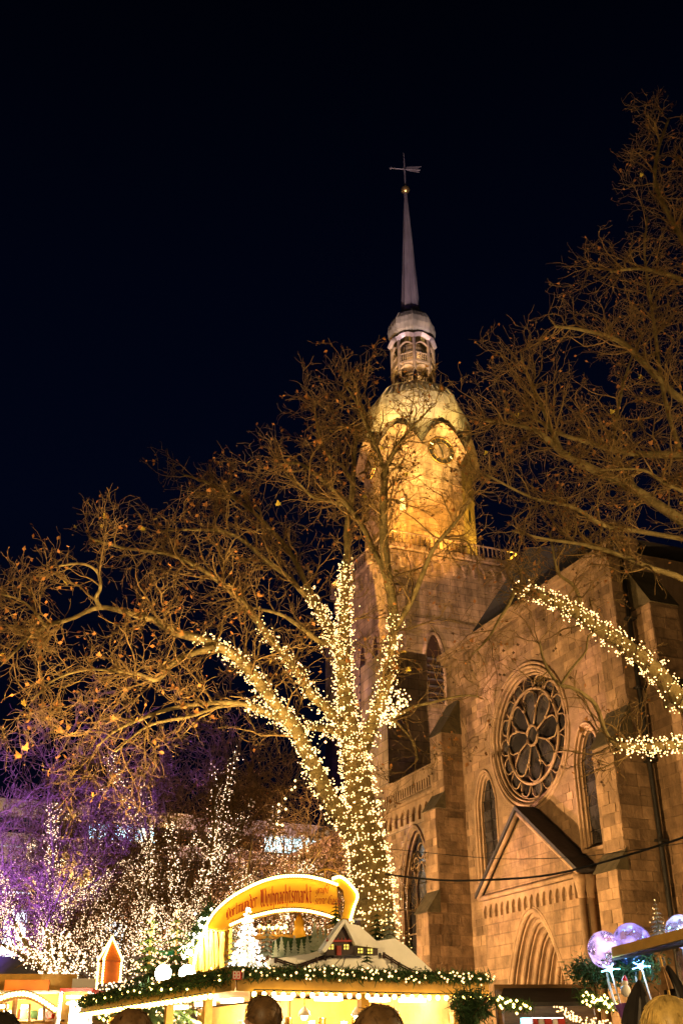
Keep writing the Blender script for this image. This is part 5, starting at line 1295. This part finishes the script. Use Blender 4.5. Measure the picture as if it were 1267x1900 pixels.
tag(bn_.build('cloth_banner', M['awning'], None, True), 'sagging turquoise cloth strip left of the sign', 'banner')
fir(at(268, 1905, 16.3), 1.5, .5, 'fir with many lights beside the left floodlamp', bulbs=190, br=.017, bm=M['bulb'], tiers=12)
fir(at(318, 1905, 16.8), 1.55, .5, 'fir with lights behind the two floodlamps', bulbs=150, br=.016, bm=M['bulb'], tiers=12)
garland([at(348, 1768, 14.6), at(362, 1735, 14.5), at(378, 1705, 14.4), at(392, 1682, 14.35)], .08, 'fir garland climbing the left shoulder of the sign', 1500, 26, .02, M['bulb_w'])

# ---- red turret
tp = at(200, 1840, 22.0); tur = empty('turret', tp, 'red-orange pointed turret outlined with bulbs', 'turret')
hw_ = .19; zt = at(200, 1783, 22.0)[2]; za_ = at(207, 1740, 22.0)[2]; zb_ = at(200, 1838, 22.0)[2]; ctr = np.array([tp[0], tp[1], 0]); ra_ = R(28)
cs = [ctr + np.array([math.cos(ra_ + k * PI / 2 + PI / 4), math.sin(ra_ + k * PI / 2 + PI / 4), 0]) * hw_ * 1.2 for k in range(4)]
for k in range(4):
    a, b = cs[k], cs[(k + 1) % 4]; MB().prism([a + ZD * zb_, b + ZD * zb_, b + ZD * zt, a + ZD * zt], -norm((a + b) / 2 - ctr) * .03).build('wall_panel', M['orange'], tur)
    a2, b2 = ctr + (a - ctr) * 1.15, ctr + (b - ctr) * 1.15; ap = ctr + ZD * za_
    MB().add([a2 + ZD * zt, b2 + ZD * zt, ap, a2 + ZD * (zt - .03), b2 + ZD * (zt - .03)], [(0, 1, 2), (3, 0, 1, 4)][:1] + [(0, 3, 4, 1)]).build('roof_face', M['orange'], tur)
    bulb_row('bulb_chain', [a2 + ZD * (zt + .02), ap + ZD * .02], 12, .02, 'bulbs up the %s roof edge of the red turret' % ('rear', 'left', 'front', 'right')[k], M['bulb_y'], False, 'bulb outlines of the turret')
    bulb_row('bulb_chain', [cs[k] * 1.0 + ZD * zb_ + (cs[k] - ctr) * .08, cs[k] + ZD * zt + (cs[k] - ctr) * .08], 12, .02, 'bulbs down the %s wall corner of the red turret' % ('rear', 'left', 'front', 'right')[k], M['bulb_y'], False, 'bulb outlines of the turret')
MB().obox(np.array([ctr[0] - .25, ctr[1] - .25, 0]), (.5, 0, 0), (0, .5, 0), ZD * zb_).build('base', M['wood'], tur)
# dark roof slope with a net of lights
q0 = [at(182, 1830, 21), at(300, 1822, 21), at(262, 1895, 18.5), at(182, 1895, 18.5)]
nr_ = MB(); nr_.prism(q0, ZD * .04); net = nr_.build('net_roof', M['canvas']); tag(net, 'dark roof slope under the turret strewn with a light net', 'roof')
uu, vv_ = np.meshgrid(np.linspace(.02, .98, 17), np.linspace(.04, .96, 11)); uu = uu.ravel() + rng.normal(size=uu.size) * .015; vv_ = vv_.ravel() + rng.normal(size=vv_.size) * .02
Pn = (q0[0][None] * (1 - uu)[:, None] + q0[1][None] * uu[:, None]) * (1 - vv_)[:, None] + (q0[3][None] * (1 - uu)[:, None] + q0[2][None] * uu[:, None]) * vv_[:, None] + np.array([0, -.03, .06])
no_ = empty('light_net', Pn[0], 'net of small warm lights spread over the dark roof', 'string lights'); tag(link('bulbs', bulbs_mesh('bulbs', Pn, .019), M['bulb_far'], no_), kind='stuff')
garland([at(188, 1886, 18.2), at(215, 1868, 18.2), at(240, 1852, 18.2), at(265, 1838, 18.2)], .09, 'bright garland strip rising right under the turret', 1500, 40, .022, M['bulb_y'])

# ---- stalls at the far left
ls = empty('market_stall', at(50, 1900, 20) * np.array([1, 1, 0]), 'stall with arched bulb-lined front and orange sign board', 'stall')
arcp = [(-40, 1878), (-10, 1862), (20, 1850), (50, 1847), (75, 1856), (105, 1876)]
Y_ = 20.0
ao = [at(x, y, Y_) for x, y in arcp]; MB().tube(catmull(ao, 4), .07, 6).build('arch_beam', M['wood'], ls)
MB().obox(at(-60, 1940, Y_ + .6), at(130, 1940, Y_ + .6) - at(-60, 1940, Y_ + .6), (0, .06, 0), ZD * 1.15).build('back_wall', M['wood_y'], ls)
for x in (-45, 30, 108): MB().tube([at(x, 1876, Y_) * np.array([1, 1, 0]), at(x, 1876 if x != 30 else 1850, Y_)], .05, 6).build('post', M['wood'], ls)
MB().obox(at(8, 1838, Y_ + .1), at(90, 1838, Y_ + .1) - at(8, 1838, Y_ + .1), (0, .06, 0), ZD * .17).build('sign_board', M['orange'], ls)
MB().obox(at(-60, 1842, Y_ + .2), at(130, 1842, Y_ + .2) - at(-60, 1842, Y_ + .2), (0, 1.6, 0), ZD * .04).build('roof', M['white'], ls)
for x in (0, 40, 85): MB().obox(at(x, 1870, Y_ + .3), (.14, 0, 0), (0, .05, 0), ZD * .05).build('lamp_panel', glow('stall_lamp', (1, .85, .5), 10), ls)
for i, x in enumerate((-30, -8, 12, 42, 60, 80, 95)):
    c = at(x, 1893, Y_ + .45); bx0 = empty('goods_box', c, '%s %s box on the shelf of the arched stall at far left' % (('first', 'second', 'third', 'fourth', 'fifth', 'sixth', 'seventh')[i], ('red', 'green', 'pale')[i % 3]), 'box', 'boxes in the arched stall')
    MB().box(c + ZD * .09, (.13, .1, .12 + .05 * (i % 2)), .2 * i).build('carton', (M['red'], M['needle'], M['snow'])[i % 3], bx0); MB().box(c + ZD * (.155 + .025 * (i % 2)), (.135, .03, .012), .2 * i).build('band', M['gold'], bx0)
MB().obox(at(-50, 1895, Y_ + .35), at(115, 1895, Y_ + .35) - at(-50, 1895, Y_ + .35), (0, .2, 0), ZD * .03).build('shelf', M['wood'], ls)
for x in (-15, 12, 55, 82): MB().tube([at(x, 1895, Y_ + .05), at(x, 1862, Y_ + .05)], .025, 5).build('mullion', M['wood'], ls)
point('lamp', at(45, 1878, Y_ + .25), 30, (1, .75, .4), .1, ls)
bulb_row('bulb_chain', [p + np.array([0, -.1, .02]) for p in ao], 24, .034, 'bulbs along the arched front of the far left stall', M['bulb_y'], False)
ws = empty('market_stall', at(140, 1900, 19) * np.array([1, 1, 0]), 'very bright white stall beside the red turret', 'stall')
MB().obox(at(122, 1945, 19.4), at(166, 1945, 19.4) - at(122, 1945, 19.4), (0, .06, 0), ZD * 1.05).build('back_wall', M['white'], ws)
for k in (0, 1):
    MB().obox(at(120, 1846 + 10 * k, 19.0), at(164, 1846 + 10 * k, 19.0) - at(120, 1846 + 10 * k, 19.0), (0, .05, 0), ZD * .045).build('sign_stripe', M['signy'], ws)
    MB().obox(at(124, 1851.5 + 12 * k, 18.9), at(160, 1851.5 + 12 * k, 18.9) - at(124, 1851.5 + 12 * k, 18.9), (0, .04, 0), ZD * .03).build('lamp_tube', glow('white_tube', (1, .95, .86), 14), ws)
MB().obox(at(112, 1840, 18.9), at(172, 1840, 18.9) - at(112, 1840, 18.9), (0, 1.0, 0), ZD * .05).build('roof', M['red'], ws)
for x in (114, 168): MB().tube([at(x, 1840, 18.95) * np.array([1, 1, 0]), at(x, 1840, 18.95)], .035, 6).build('post', M['white'], ws)
point('lamp', at(143, 1872, 18.8), 60, (1, .9, .75), .1, ws)
pav = empty('pavilion', at(60, 1830, 30) * np.array([1, 1, 0]), 'pale flat-roofed pavilion behind the star-shaped lit tree', 'pavilion')
MB().obox(at(-60, 1832, 36), at(260, 1832, 36) - at(-60, 1832, 36), (0, 5, 0), ZD * .9).build('fascia', M['concrete'], pav)
for x in (-40, 60, 160, 250): MB().tube([at(x, 1832, 36.3) * np.array([1, 1, 0]), at(x, 1832, 36.3)], .12, 8).build('post', M['concrete'], pav)

# ---- stalls under the portal
dk_ = empty('market_stall', at(1010, 1860, 19) * np.array([1, 1, 0]), 'dark-roofed stall in front of the church portal', 'stall')
q0 = [at(925, 1868, 18.0), at(1110, 1866, 18.0), at(1095, 1838, 20.0), at(935, 1838, 20.0)]
MB().prism(q0, ZD * .06).build('roof', M['canvas'], dk_)
MB().obox(at(925, 1960, 19.8), at(1110, 1960, 19.8) - at(925, 1960, 19.8), (0, .06, 0), ZD * 1.1).build('back_wall', M['wood'], dk_)
for x in (928, 1106): MB().tube([at(x, 1868, 18.05) * np.array([1, 1, 0]), at(x, 1868, 18.05)], .05, 6).build('post', M['wood'], dk_)
MB().obox(at(985, 1893, 18.6), at(1045, 1893, 18.6) - at(985, 1893, 18.6), (0, .04, 0), ZD * .035).build('lamp_tube', glow('cool_tube', (.75, .88, 1.0), 8), dk_)
for i, (x, c) in enumerate(((975, 'led_c'), (992, 'red'), (1003, 'white'), (1015, 'red'), (1030, 'white'), (1040, 'red'))):
    gfo = empty('gift_parcel', at(x, 1905, 18.3), '%s parcel on the dark stall shelf under the portal, %s from its left' % ({'led_c': 'cyan glowing', 'red': 'red', 'white': 'white'}[c], ('first', 'second', 'third', 'fourth', 'fifth', 'sixth')[i]), 'parcel', 'parcels on the dark stall')
    p = at(x, 1905, 18.3); MB().box(p + ZD * .06, (.11, .09, .12), .3).build('box', M[c], gfo); MB().box(p + ZD * .06, (.115, .02, .124), .3).build('ribbon', M['gold'], gfo)
point('lamp', at(1010, 1885, 18.4), 14, (.85, .9, 1.0), .08, dk_)
garland([at(905, 1856, 17), at(945, 1864, 17), at(985, 1868, 17)], .08, 'short garland with yellow lights under the portal', 900, 18, .02, M['bulb_y'])
garland([at(1075, 1848, 15), at(1105, 1858, 15), at(1140, 1866, 15)], .07, 'garland of gold lights left of the purple cone', 900, 40, .016, M['bulb_y'])
Pz = catmull([at(x, y, 17.6) for x, y in ((1035, 1873), (1055, 1882), (1075, 1893), (1100, 1898), (1130, 1899))], 8)
ic = empty('light_chain', Pz[0], 'icicle light chain sagging under the portal stall roof', 'string lights')
tag(link('bulbs', bulbs_mesh('bulbs', np.repeat(Pz, 3, 0) + rng.normal(size=(len(Pz) * 3, 3)) * .035, .014), M['bulb'], ic), kind='stuff'); MB().tube(Pz, .006, 3, False).build('wire', M['wire'], ic)
bu = empty('fir_bush', at(870, 1900, 12.2), 'bushy dark green fir boughs at the right end of the main stall', 'bush')
for i, (x, y) in enumerate(((845, 1850), (856, 1842), (870, 1846), (884, 1840), (898, 1850), (880, 1862), (862, 1868), (893, 1872))):
    p0, p1 = at(868, 1925, 12.2), at(x, y, 12.0 + .12 * (i % 4)); p1 = p1 + np.array([0, 0, -.05]); bg_ = catmull([p0, (p0 + p1) / 2 + ZD * .08, p1, p1 + norm(p1 - p0) * .12 - ZD * .04], 3)
    MB().tube(bg_, .012, 5).build('bough', M['wood'], bu); needles('needles', bg_, .06, 420, M['needle'], bu, (.05, .11), .006)

# ---- balloon stall at the right
YB = 10.5
bs = empty('market_stall', at(1220, 1900, YB) * np.array([1, 1, 0]), 'wooden-beamed stall at the right edge below the balloons', 'stall')
a, b = at(1136, 1776, YB), at(1330, 1726, YB - 1.0); MB().obox(a, b - a, (.02, .12, 0), ZD * .085).build('front_beam', M['wood_y'], bs)
a, b = at(1180, 1750, YB + .9), at(1330, 1718, YB + .1); MB().obox(a, b - a, (.02, .08, 0), ZD * .06).build('rear_beam', M['wood_y'], bs)
a, b = at(1140, 1782, YB + .05), at(1330, 1745, YB - .95); MB().obox(a, b - a, (.05, .9, .1), ZD * .02).build('roof_sheet', M['canvas'], bs)
MB().tube([at(1310, 1745, YB - .6) * np.array([1, 1, 0]), at(1310, 1745, YB - .6)], .05, 6).build('post', M['wood'], bs)
MB().tube([at(1262, 1765, YB + .6) * np.array([1, 1, 0]), at(1262, 1765, YB + .6)], .05, 6).build('post', M['wood'], bs)
fir(at(1223, 1738, YB + .3), .33, .09, 'small frosted fir with lights standing on the right stall beam', M['needle_s'], bulbs=16, br=.005, tiers=9)
bmat = bpy.data.materials.new('clear_balloon'); bmat.use_nodes = True; nt = bmat.node_tree; nt.nodes.remove(nt.nodes['Principled BSDF'])
tr_n = nt.nodes.new('ShaderNodeBsdfTransparent'); gl_n = nt.nodes.new('ShaderNodeBsdfGlossy'); gl_n.inputs['Roughness'].default_value = .04; tl = nt.nodes.new('ShaderNodeBsdfTranslucent'); tl.inputs[0].default_value = (.75, .6, .95, 1)
lw_ = nt.nodes.new('ShaderNodeLayerWeight'); lw_.inputs[0].default_value = .25; m1 = nt.nodes.new('ShaderNodeMixShader'); m2 = nt.nodes.new('ShaderNodeMixShader')
nz = nt.nodes.new('ShaderNodeTexNoise'); nz.inputs['Scale'].default_value = 9; nz.inputs['Detail'].default_value = 3; cr_ = nt.nodes.new('ShaderNodeMapRange'); cr_.inputs[1].default_value = .42; cr_.inputs[2].default_value = .62; cr_.inputs[3].default_value = .15; cr_.inputs[4].default_value = .8
ge = nt.nodes.new('ShaderNodeNewGeometry'); nt.links.new(ge.outputs['Position'], nz.inputs['Vector']); nt.links.new(nz.outputs['Fac'], cr_.inputs[0])
nt.links.new(cr_.outputs[0], m1.inputs[0]); nt.links.new(tr_n.outputs[0], m1.inputs[1]); nt.links.new(tl.outputs[0], m1.inputs[2])
nt.links.new(lw_.outputs['Fresnel'], m2.inputs[0]); nt.links.new(m1.outputs[0], m2.inputs[1]); nt.links.new(gl_n.outputs[0], m2.inputs[2]); nt.links.new(m2.outputs[0], nt.nodes['Material Output'].inputs[0])
for i, (px, py, rp, dY, lab, lc_) in enumerate(((1121, 1762, 29, .35, 'leftmost clear light balloon at the end of the right stall beam', (.9, .75, 1)), (1172, 1753, 34, .3, 'largest clear violet balloon behind the wooden beam', (.6, .5, 1)), (1262, 1728, 26, .2, 'clear balloon cut by the right edge of the picture', (.6, .7, 1)))):
    c = at(px, py, YB + dY); rad = rp * np.linalg.norm(c - CAM) / FOC * .97
    bo = empty('balloon', c - ZD * rad, lab, 'balloon', 'clear light balloons')
    sh = MB(); sh.ball(c, rad, 28, 20, (1, 1, 1.04)); sh.build('skin', bmat, bo, True)
    wv = [c + np.array([math.cos(t * 2.3 + i) * math.sin(t * .35 + .2), math.sin(t * 2.3 + i) * math.sin(t * .35 + .2), math.cos(t * .35 + .2)]) * rad * .8 for t in np.linspace(0, 8, 40)]
    MB().tube(wv, .003, 3, False).build('led_wire', M['wire'], bo)
    tag(link('led_dots', bulbs_mesh('led_dots', np.array(wv)[::2], .006), (M['led_p'], M['led_b'], M['led_c'])[i], bo), kind='stuff')
    MB().tube([c - ZD * rad, c - ZD * (rad + .12), c - ZD * (rad + .35) + np.array([.05, 0, 0])], .012, 5).build('stick', M['white'], bo)
    point('lamp', c, 1.1, lc_, .03, bo)
for px, py, mtn, lab in ((1131, 1798, 'led_c', 'cyan glowing balloon handle light under the leftmost balloon'), (1188, 1793, 'led_b', 'blue glowing balloon handle light under the largest balloon')):
    c = at(px, py, YB + .1); lo = empty('handle_light', c, lab, 'light', 'balloon handle lights'); MB().ball(c, .026, 10, 8).build('cap', M[mtn], lo, True)
    for k in range(5):
        a = k * 1.2; MB().tube([c, c + np.array([math.cos(a) * .09, 0, math.sin(a) * .05])], .004, 4).build('fibre', M[mtn], lo)
    MB().tube([c, c - ZD * .4 + np.array([.08, 0, 0])], .008, 5).build('stick', M['white'], lo)
    point('lamp', c + np.array([0, -.08, 0]), 1.6, (.3, .6, 1), .03, lo)
garland([at(1066, 1800, YB + .6), at(1100, 1806, YB + .5), at(1150, 1800, YB + .4), at(1210, 1790, YB + .2)], .14, 'dark unlit fir garland hanging beneath the balloons', 2500, 0)
def cone_cloth(px0, py0, px1, py1, wpx, Y, mt_, label, tipmat=None):
    """folded parasol: pleated cone with a stick"""
    a, b = at(px0, py0, Y), at(px1, py1, Y); root = empty('folded_parasol', b, label, 'parasol', 'folded parasols at the right stall')
    ax = norm(b - a); sd = norm(np.cross(ax, [0, 1, 0])); fr = np.cross(ax, sd); L_ = np.linalg.norm(b - a); rad = wpx * Y / FOC
    mb = MB(); n_ = 18; vs = []
    for f, rr in ((0, .04), (.15, .3), (.4, .62), (.7, .88), (1, 1)):
        for j in range(n_): t = 2 * PI * j / n_; r2 = rad * rr * (1 if j % 2 else .72); vs.append(a + ax * L_ * f + (sd * math.cos(t) + fr * math.sin(t)) * r2)
    mb.add(vs, [(i * n_ + j, i * n_ + (j + 1) % n_, (i + 1) * n_ + (j + 1) % n_, (i + 1) * n_ + j) for i in range(4) for j in range(n_)]); mb.build('canopy', mt_, root)
    MB().tube([a - ax * .06, b + ax * .35], .012, 6).build('stick', M['wood_y'], root); return root
cone_cloth(1186, 1815, 1180, 1905, 26, YB - .6, M['canvas'], 'black folded parasol hanging below the largest balloon')
cone_cloth(1236, 1788, 1262, 1880, 24, YB - .5, M['canvas'], 'black folded parasol at the right picture edge')
cone_cloth(1226, 1788, 1238, 1836, 10, YB - .7, M['wood'], 'narrow brown folded parasol between the black ones')
pc = empty('paper_cone', at(1155, 1860, YB - .4), 'purple foil cone with white ribbon hanging at the right stall', 'paper cone')
mb = MB(); a, b = at(1150, 1862, YB - .4), at(1160, 1905, YB - .4); mb.tube([a, b], [.055, .004], 10, True); mb.build('cone', M['toy_p'], pc); MB().tube([at(1139, 1815, YB - .4), at(1146, 1850, YB - .4), a], .006, 4).build('ribbon', M['white'], pc)
toy = empty('toy_figure', at(1160, 1840, YB - .1), 'small red and white hanging figure beside the black parasol', 'toy figure')
c = at(1160, 1838, YB - .1); MB().ball(c, .045, 10, 8, (1, .8, 1.2)).build('body', M['white'], toy, True); MB().ball(c + ZD * .065, .03, 10, 8).build('head', M['white'], toy, True); mb = MB(); mb.tube([c + ZD * .08, c + ZD * .13 + np.array([.01, 0, 0])], [.03, .003], 8); mb.build('cap', M['red'], toy)

# ---- overhead cables
def cable(name, pts, r_, label):
    P = catmull(pts, 8); tag(MB().tube(P, r_, 5).build(name, M['wire'], None, True), label, 'cable')
cable('cable', [at(715, 1622, 20.4), at(780, 1630, 19.5), at(860, 1634, 18.5), at(1000, 1626, 17), at(1110, 1602, 16), at(1267, 1554, 14.6), at(1400, 1500, 13.8)], .017, 'thick sagging dark cable from the lit trunk across the church front')
cable('cable', [at(720, 1575, 20.6), at(900, 1592, 20), at(1010, 1593, 19), at(1110, 1586, 18), at(1300, 1560, 16.5)], .006, 'thin second cable just above the thick one')

# ------------------------------------------------------------------ people, seen from behind at the bottom edge
def person(px, topy, Y, hairmat, label, hair='short', coat=None, turn=0.0, wide=1.0):
    top = at(px, topy, Y); H = float(top[2]); base = np.array([top[0], top[1], 0]); k = H / 1.75
    root = empty('person', base, label, 'person')
    J = [('pel', 0, 0, .95, .15), ('wai', 0, 0, 1.12, .14), ('che', 0, .01, 1.32, .17), ('nek', 0, .0, 1.47, .065), ('hd0', 0, .01, 1.56, .075), ('hd1', 0, .02, 1.645, .092), ('hd2', 0, .012, 1.70, .062)]
    E_ = [(0, 1), (1, 2), (2, 3), (3, 4), (4, 5), (5, 6)]; vs = [(x, y, z) for _, x, y, z, _ in J]; rs = [r_ for *_, r_ in J]
    for s in (-1, 1):
        i0 = len(vs); vs += [(s * .2, 0, 1.38), (s * .27, -.02, 1.12), (s * .27, .08, .9), (s * .26, .14, .8)]; rs += [.07, .055, .045, .035]; E_ += [(2, i0), (i0, i0 + 1), (i0 + 1, i0 + 2), (i0 + 2, i0 + 3)]
        for f in range(4):
            j = len(vs); fx = s * (.235 + .016 * f); vs += [(fx, .15 + .012 * f, .76), (fx, .165 + .01 * f, .70 + .008 * abs(f - 1.5))]; rs += [.011, .009]; E_ += [(i0 + 3, j), (j, j + 1)]
        j = len(vs); vs += [(s * .22, .17, .79), (s * .205, .19, .755)]; rs += [.012, .01]; E_ += [(i0 + 3, j), (j, j + 1)]
        j = len(vs); vs += [(s * .1, 0, .86), (s * .11, .01, .48), (s * .11, -.02, .09), (s * .11, .13, .04)]; rs += [.11, .07, .05, .045]; E_ += [(0, j), (j, j + 1), (j + 1, j + 2), (j + 2, j + 3)]
    ca, sa = math.cos(turn), math.sin(turn)
    me = bpy.data.meshes.new('person_body'); me.from_pydata([(k * (x * ca - y * sa), k * (x * sa + y * ca), k * z) for x, y, z in vs], E_, []); me.update()
    o = bpy.data.objects.new('body', me); COL.objects.link(o); o.parent = root
    me.materials.append(coat or M['coat'])
    md = o.modifiers.new('Skin', 'SKIN')
    if not me.skin_vertices: pass
    for i, r_ in enumerate(rs): me.skin_vertices[0].data[i].radius = (r_ * k * (wide if 3 < i < 7 else 1), r_ * k * (wide if 3 < i < 7 else 1))
    me.skin_vertices[0].data[0].use_root = True
    o.modifiers.new('Sub', 'SUBSURF').levels = 2; o.modifiers['Sub'].render_levels = 2
    # head skin over the collar, ears, nose; then hair strands
    hc = np.array([-.015 * sa, .015 * ca, 1.625]) * k
    def loc(x, y, z): return base + hc + np.array([x * ca - y * sa, x * sa + y * ca, z]) * k
    hd = MB(); n_, m_ = 16, 12; c0 = loc(0, 0, 0)
    for (x, y, z, r_, sq) in ((0, .0, .0, .098 * wide, (.86, 1.02, 1.25)),): hd.ball(c0, r_ * k, n_, m_, sq)
    hd.tube([loc(0, -.01, -.19), loc(0, -.005, -.06)], .055 * k, 12)
    hd.ball(loc(0, .108, -.02), .016 * k, 8, 6, (1, 1.2, 1.3)); 
    for s in (-1, 1): hd.ball(loc(s * .035, .088, .015), .012 * k, 8, 6)
    hd.ball(loc(0, .093, -.062), .018 * k, 8, 6, (1.3, .6, .5))
    hd.build('head', M['skin'], root, True)
    for s in (-1, 1): e = MB(); e.ball(loc(s * .099 * wide, -.005, -.02), .034 * k, 10, 8, (.4, .7, 1.1)); e.build('ear', M['skin'], root, True)
    cap_ = MB(); cap_.ball(loc(0, -.018, .034), .1 * k * wide, 20, 14, (.9, 1.0, 1.05)); 
    N = 1500; th = rng.uniform(0, 2 * PI, N); el = np.arccos(rng.uniform(-.15 if hair == 'short' else -.5, 1, N)); keep = ~((np.sin(th) > .35) & (np.cos(el) < .55)) & ~((np.abs(np.cos(th)) > .72) & (np.cos(el) < .12) & (hair == 'short')); th, el = th[keep], el[keep]; N = len(th)
    K = 5; Ps = np.zeros((N, K, 3)); stray = np.abs(rng.normal(size=N)) * .07 * (rng.random(N) < .5); th0 = th; th = th + rng.normal(size=N) * .05; ln_ = (.16 if hair == 'short' else .55) 
    for j in range(K):
        e2 = el + j / (K - 1) * ln_ * (1 + .3 * np.sin(th * 7)); t2 = th + j * .035 * np.sin(th * 3 + 1); rr = .105 * wide * (1.0 + (.03 + stray) * j / K + .03 * np.sin(th * 11 + el * 9))
        x = rr * np.sin(e2) * np.cos(t2) * .9; y = rr * np.sin(e2) * np.sin(t2) - .006; z = rr * np.cos(e2) * 1.12 + .02
        if hair != 'short': z = np.where(e2 > 1.7, z - (e2 - 1.7) * .05, z)
        Ps[:, j] = base + hc + np.stack([x * ca - y * sa, x * sa + y * ca, z], 1) * k
    V, Q = batch_tubes([(Ps, np.full((N, K), .0024 * k) * np.linspace(1, .5, K)[None], 3)])
    h = cap_.build('hair', hairmat, root, True)
    tag(link('strands', np_mesh('strands', V, quads=Q), hairmat, h), kind='stuff')
    return root
person(490, 1852, 6.3, M['hair_d'], 'short-haired person seen from behind in front of the main stall', turn=.75)
person(702, 1872, 3.9, M['hair_d'], 'nearest brown-haired head at the bottom, under the row of eave bulbs', turn=-.1)
person(246, 1877, 4.8, M['hair_d'], 'brown-haired head at the bottom, below the left garland', turn=.2)
person(4, 1884, 5.2, M['hair_k'], 'dark-haired head in the bottom left corner')
person(1236, 1855, 4.0, M['hair_b'], 'blonde-haired head in the bottom right corner', hair='long', turn=-.2)

# ------------------------------------------------------------------ ground floodlights washing the church and trees
WARM = (1.0, 0.60, 0.26); ROSE = (1.0, 0.50, 0.42); VIO = (0.21, 0.085, 1.0)
floodlight(W(39, 7.5, .6), W(35, FV, 8.5), 12500, WARM, 'ground floodlight aimed at the rose window front', 95, size=.5)
floodlight(W(24, 9.5, .6), W(29.5, FV, 8), 4500, (1, .57, .2), 'ground floodlight aimed at the right buttress', 100, size=.5)  # added lamp standing in for the stalls' glow on the buttress sides
floodlight(W(60, 10, .6), W(58, AV, 9), 12000, WARM, 'ground floodlight aimed at the aisle window', 100, size=.5)
floodlight(W(66, 8, .6), W(80, 40, 34), 48000, ROSE, 'ground floodlight aimed at the lower tower', 50, size=.6)
floodlight(W(50, 4, .6), W(38, FV, 16), 28000, ROSE, 'ground floodlight giving the rosy wash high on the front', 50, size=.5)
floodlight((-15.5, 35, .6), (-9.4, 44, 12.5), 27000, VIO, 'violet ground floodlight under the left bare tree', 74, glowcol=(.4, .15, 1), size=.5)
floodlight(W(52, 30, 18.2), W(TU, TVv, 64.5), 260000, (1, .60, .16), 'floodlight on the aisle roof aimed at the dome', 13, size=.5, stand=16.2)
floodlight(W(53.5, 30, 18.2), W(TU, TVv, 88), 95000, (1, .70, .70), 'floodlight on the aisle roof aimed at the spire', 20, size=.5, stand=16.2)
floodlight(W(74, 2, .6), W(TU, TVv, 56), 230000, (1, .52, .09), 'golden ground floodlight aimed at the clock facing the square', 20, size=.6)
floodlight(W(50.5, 30, 18.2), W(TU, TVv, 53), 90000, (1, .44, .06), 'floodlight on the aisle roof aimed at the clock stage', 13, size=.5, stand=16.2)
floodlight(W(56, 31, 18.2), W(80, 47, 40), 15000, (1, .58, .24), 'floodlight on the aisle roof aimed at the tower wall above the nave', 55, size=.5, stand=16.2)
pl_ = point('lamp', TC + UD * -1.75 + VD * -.7 + ZD * 71.3, 110, (1, .55, .18), .1); pl_.parent = lan
pl_ = point('lamp', TC + UD * -1.75 + VD * -.7 + ZD * 68.7, 110, (1, .55, .18), .1); pl_.parent = lan

# added unseen lamp posts brightening snow board, heads, office block and right tree
def added_lamp_post(x, y, h, power, label):
    root = empty('added_lamp_post', (x, y, 0), label, 'street lamp', 'lamp posts of the market lane')
    p = MB(); p.tube([(x, y, 0), (x, y, .5), (x, y, .55), (x, y, h)], [.09, .09, .06, .04], 10); p.build('post', M['iron'], root, True)
    for s in (-1, 1):
        MB().tube(catmull([(x, y, h - .2), (x + s * .25, y, h + .05), (x + s * .5, y, h - .1)], 4), .025, 6).build('arm', M['iron'], root, True)
        MB().ball((x + s * .5, y, h - .32), .2, 16, 10).build('globe', glow('lamp_globe', (1, .66, .28), 2.5), root, True)
        MB().lathe((x + s * .5, y, h - .14), [(.12, -.02), (.1, .04), (.03, .08)], 10).build('cap', M['iron'], root)
        point('lamp', (x + s * .5, y, h - .6), power, (1, .64, .26), .2, root)
added_lamp_post(-3.0, -3.5, 4.2, 950, 'two-armed lamp post behind the viewer on the lane')
added_lamp_post(-21, 60, 6.0, 6000, 'tall lamp post before the office block, hidden by the bare trees')
added_lamp_post(9.5, 8.5, 4.2, 900, 'two-armed lamp post beside the right plane tree, beyond the picture edge')
